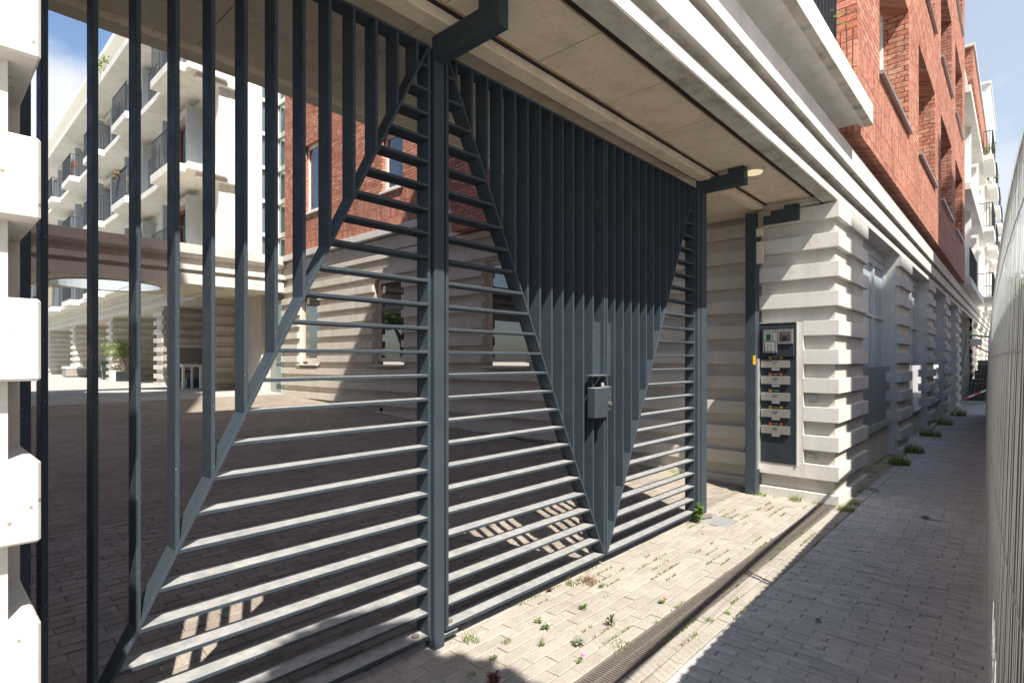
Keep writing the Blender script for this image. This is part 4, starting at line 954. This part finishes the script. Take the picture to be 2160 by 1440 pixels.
# ================================================================== TREES (far end, over the court, and an unseen one added to shade the left corner)
def tree(label, base, h, r, n, leaf, seed, mat='leaf', th=0.16):
    rnd = random.Random(seed); t = thing('tree', label, 'tree', base, 'street trees'); x, y, z = base
    tr = MB(); tr.tube((x, y, z-.1), (x+.1, y, z+h*.45), th, 8, th*.7)
    ends = []
    for i in range(9):
        a = rnd.uniform(0, 6.28); e = Vector((x+math.cos(a)*r*.6, y+math.sin(a)*r*.6, z+h*rnd.uniform(.62, .92))); tr.tube((x+.1, y, z+h*rnd.uniform(.35, .45)), e, th*.4, 6, th*.1); ends.append(e)
    ends.append(Vector((x, y, z+h*.85))); tr.build('trunk', 'bark', t, smooth=True); lf = MB()
    for e in ends: foliage(lf, e, r*rnd.uniform(.35, .6), n//len(ends), leaf, rnd, .75)
    lf.build('crown', mat, t); return t
tree('bright green tree at the far end of the street beyond the balconies', (78, -1.0, 0), 11, 4.0, 3600, .28, 21)
tree('second green tree at the far end of the street, nearer the fence', (66, -3.8, 0), 8, 3.0, 2400, .24, 22)
tree('bushy tree at the west side of the courtyard, mirrored in the windows', (-4.6, 26.5, .6), 5.2, 1.9, 2400, .16, 24)
gt = thing('shadow_globe_tree', 'added unseen globe tree casting the round shadow, behind the fence beside the camera', 'tree', (-0.26, -1.53, 0))  # unseen crown, added and placed to throw the round ground shadow
MB().tube((-.26, -1.53, -.1), (-.08, -1.53, 4.2), .06, 8, .04).build('trunk', 'bark', gt, smooth=True)
lf = MB(); rnd = random.Random(9)
for _ in range(5200):
    d = Vector((rnd.gauss(0, 1), rnd.gauss(0, 1), rnd.gauss(0, 1))).normalized(); p = Vector((-.08, -1.53, 4.66))+d*.76*rnd.uniform(.75, 1.0)
    a = Vector((rnd.gauss(0, 1), rnd.gauss(0, 1), rnd.gauss(0, 1))).normalized(); b2 = a.orthogonal().normalized(); lf.quad(p-a*.07, p-b2*.04, p+a*.07, p+b2*.04)
lf.build('crown', 'leafd', gt)
# opposite building across the street (casts the long shade on the colonnade)
ob = thing('opposite_building', 'plain rendered building on the other side of the street', 'building', (18, -9, 0))
MB().box(3.95, 11.6, -13, -7.0, 0, 15.3).box(11.6, 29.0, -13, -7.0, 0, 18.3).build('wall', 'stucco', ob)
wl = MB()
for i in range(8):
    for k in range(5): wl.box(5+i*3, 6.4+i*3, -7.0, -6.97, 1.2+k*3, 3.0+k*3)
wl.build('window', 'glass', ob)

# ================================================================== WEEDS
def tuft(label, p, n, h, spread, mat='grass', seed=0, name='grass_tuft', wdt=.003):
    rnd = random.Random(seed*31+5); mb = MB()
    for _ in range(n):
        a = rnd.uniform(0, 6.28); r0 = rnd.random()**.5*spread*.55; b0 = Vector((p[0]+math.cos(a)*r0, p[1]+math.sin(a)*r0, 0)); a2 = rnd.uniform(0, 6.28); hh = h*rnd.uniform(.3, 1)*(1.15-.8*r0/max(spread, .01)); o = rnd.uniform(.3, 1.2)*hh
        pr_ = None; wv = Vector((-math.sin(a2), math.cos(a2), 0))
        for j in range(4):
            u = j/3; c = b0+Vector((math.cos(a2)*o*u*u, math.sin(a2)*o*u*u, hh*(u-.25*u*u))); q = wv*wdt*(1.05-u)
            if pr_: mb.quad(pr_[0], pr_[1], c+q, c-q)
            pr_ = (c-q, c+q)
    o = mb.build(name, mat, None); me = o.data
    for v in me.vertices: v.co.x -= p[0]; v.co.y -= p[1]
    o.location = (p[0], p[1], 0); return tag(o, label, 'weed', 'weeds growing in the paving')
def rosette(label, p, n, r, mat='leaf', seed=0, name='leafy_weed', lift=.5, flower=None, wf=.35):
    rnd = random.Random(seed*17+3); mb = MB()
    for i in range(n):
        a = i*2.4+rnd.uniform(-.3, .3); rr = r*rnd.uniform(.5, 1); z0 = rnd.uniform(0, .5)*r*lift; d = Vector((math.cos(a), math.sin(a), 0)); s = Vector((-d.y, d.x, 0)); c = Vector((p[0], p[1], z0+.004))
        zt = rnd.uniform(.1, .9)*lift*rr
        mb.quad(c, c+d*rr*.5+s*rr*wf*.5+Vector((0, 0, zt)), c+d*rr+Vector((0, 0, zt*.8)), c+d*rr*.5-s*rr*wf*.5+Vector((0, 0, zt)))
    if flower: t = thing(name, label, 'weed', (p[0], p[1], 0), 'weeds growing in the paving'); mb.build('foliage', mat, t); MB().tube((p[0]+.03, p[1], .02), (p[0]+.035, p[1], .03), .010, 8).build('petal', flower, t); return t
    o = mb.build(name, mat, None)
    for v in o.data.vertices: v.co.x -= p[0]; v.co.y -= p[1]
    o.location = (p[0], p[1], 0); return tag(o, label, 'weed', 'weeds growing in the paving')
tuft('spreading pale grass tuft right at the foot of the central gate post', (2.163, 2.294), 26, .13, .08, 'grass', 1)
tuft('small grass tuft in the pavers right of the central gate post', (2.287, 2.143), 22, .06, .05, 'grass', 2)
tuft('thin upright grass tuft between the central post and the drain', (2.398, 1.976), 18, .10, .03, 'grass', 3)
rosette('tiny green star shaped seedling at the edge of the round shadow', (2.116, 2.068), 9, .035, 'leaf', 4)
rosette('dark red sedum clump in the shadow at the bottom edge', (1.955, 1.915), 46, .05, 'sedum', 5, 'sedum', .9)
tuft('grass sprig beside the dark red sedum', (1.93, 2.05), 14, .07, .04, 'grass', 6)
rosette('small seedling with pale flowers left of the silver weed', (2.56, 2.08), 14, .04, 'leaf', 7, flower='paper')
rosette('pair of bushy seedlings in the middle of the passage pavers', (2.60, 2.17), 14, .04, 'grass', 8)
tuft('brownish dry weed mound at the foot of the middle gate leaf', (3.30, 2.30), 90, .09, .13, 'dry', 9, 'dry_weed')
tuft('green grass mixed in beside the brownish weed mound', (3.20, 2.36), 30, .10, .07, 'grass', 10)
rosette('red brown sedum sprig just left of the brownish weed mound', (3.0, 2.40), 22, .032, 'sedum', 11, 'sedum')
rosette('bright green seedling below the brownish weed mound', (3.30, 2.17), 14, .035, 'leaf', 12)
rosette('light green leafy weed midway between gate and drain', (2.93, 2.071), 18, .042, 'leaf', 13)
rosette('upright leafy weed nearest the middle of the drain', (2.861, 1.815), 16, .042, 'leafd', 14, lift=1.5)
rosette('low weed with a pink petal beside it, near the drain', (3.355, 1.734), 20, .04, 'grass', 15, flower='pink')
rosette('silver green thistle like weed near the drain', (2.541, 1.826), 24, .05, 'silver', 16, lift=.7)
rosette('fallen pink petal weed at the drain edge', (2.40, 1.72), 8, .03, 'grass', 17, flower='pink')
tuft('short weed against the near part of the drain grating', (2.70, 1.66), 40, .04, .12, 'grass', 18)
rosette('climbing weed with round leaves at the foot of the right gate post', (5.263, 2.33), 22, .085, 'leaf', 19, lift=2.2, wf=.9)
tuft('lush grass tuft where the wall post meets the paving', (6.82, 2.27), 60, .10, .14, 'grass', 20)
tuft('lush grass tuft at the base of the pillar under the letter slots', (6.84, 1.88), 60, .14, .12, 'grass', 21)
tuft('low grass along the pillar base, nearest the drain end', (6.86, 1.68), 34, .06, .10, 'grass', 22)
tuft('thick dark grass tuft outside the pillar corner', (6.75, 1.36), 110, .13, .14, 'grass', 23)
tuft('grass tuft on the kerb just beyond the pillar corner', (7.1, 1.36), 60, .12, .12, 'grass', 24)
tuft('grass in the kerb joint beside the first window bay', (8.0, 1.34), 50, .08, .14, 'grass', 25)
tuft('small tuft in the kerb strip near the bottom of the picture', (3.323, 1.406), 26, .04, .05, 'grass', 26)
tuft('second small tuft in the kerb strip, next to the drain shadow', (3.50, 1.36), 22, .035, .04, 'grass', 27)
rosette('tiny dark weed alone in the shaded street pavers', (3.763, 0.908), 14, .03, 'leafd', 28)
tuft('tuft growing in the middle of the drain grating', (5.0, 1.50), 20, .05, .06, 'grass', 29)
lab = ['spiky grass clump below the first window bay', 'grass clump at the foot of the second pilaster', 'grass clump between the second and third pilasters', 'tall grass clump at the foot of the third pilaster', 'big grass clump at the foot of the fourth pilaster']
for i, (x, y) in enumerate([(10.3, 1.36), (11.8, 1.36), (14.6, 1.38), (17.4, 1.40), (20.5, 1.36)]):
    tuft(lab[i], (x, y), 230, .24+.05*i, .26+.05*i, 'grass', 40+i, wdt=.005)
tag(MB().quad((6.9, .70, .012), (6.95, .66, .02), (7.02, .70, .014), (6.96, .75, .022)).build('fallen_leaf', 'sedum'), 'dark red fallen leaf alone on the shaded street paving', 'leaf')
mm_ = MB(); rnd = random.Random(77)
for _ in range(11000):
    if rnd.random() < .75: x = rnd.uniform(2.6, 6.7); y = 1.640+0.086*rnd.randint(0, 10)-.002
    else: x = rnd.uniform(1.9, 6.6); y = rnd.choice((1.394, 1.306, 1.477))
    k = math.sin(x*3.1+y*7)+math.sin(x*7.7-y*11)+.7*math.sin(x*17+y*23)
    if k < .8: continue
    a = rnd.uniform(0, 6.28); h = rnd.uniform(.006, .016); x += rnd.gauss(0, .004); y += rnd.gauss(0, .005)
    mm_.quad((x-math.cos(a)*.004, y-math.sin(a)*.004, -.006), (x+math.cos(a)*.004, y+math.sin(a)*.004, -.006), (x+math.sin(a)*.007+.003, y+.003, h))
tag(mm_.build('moss', 'grass', None), 'fine green moss and grass seedlings in the joints of the passage paving', 'moss', kind='stuff')
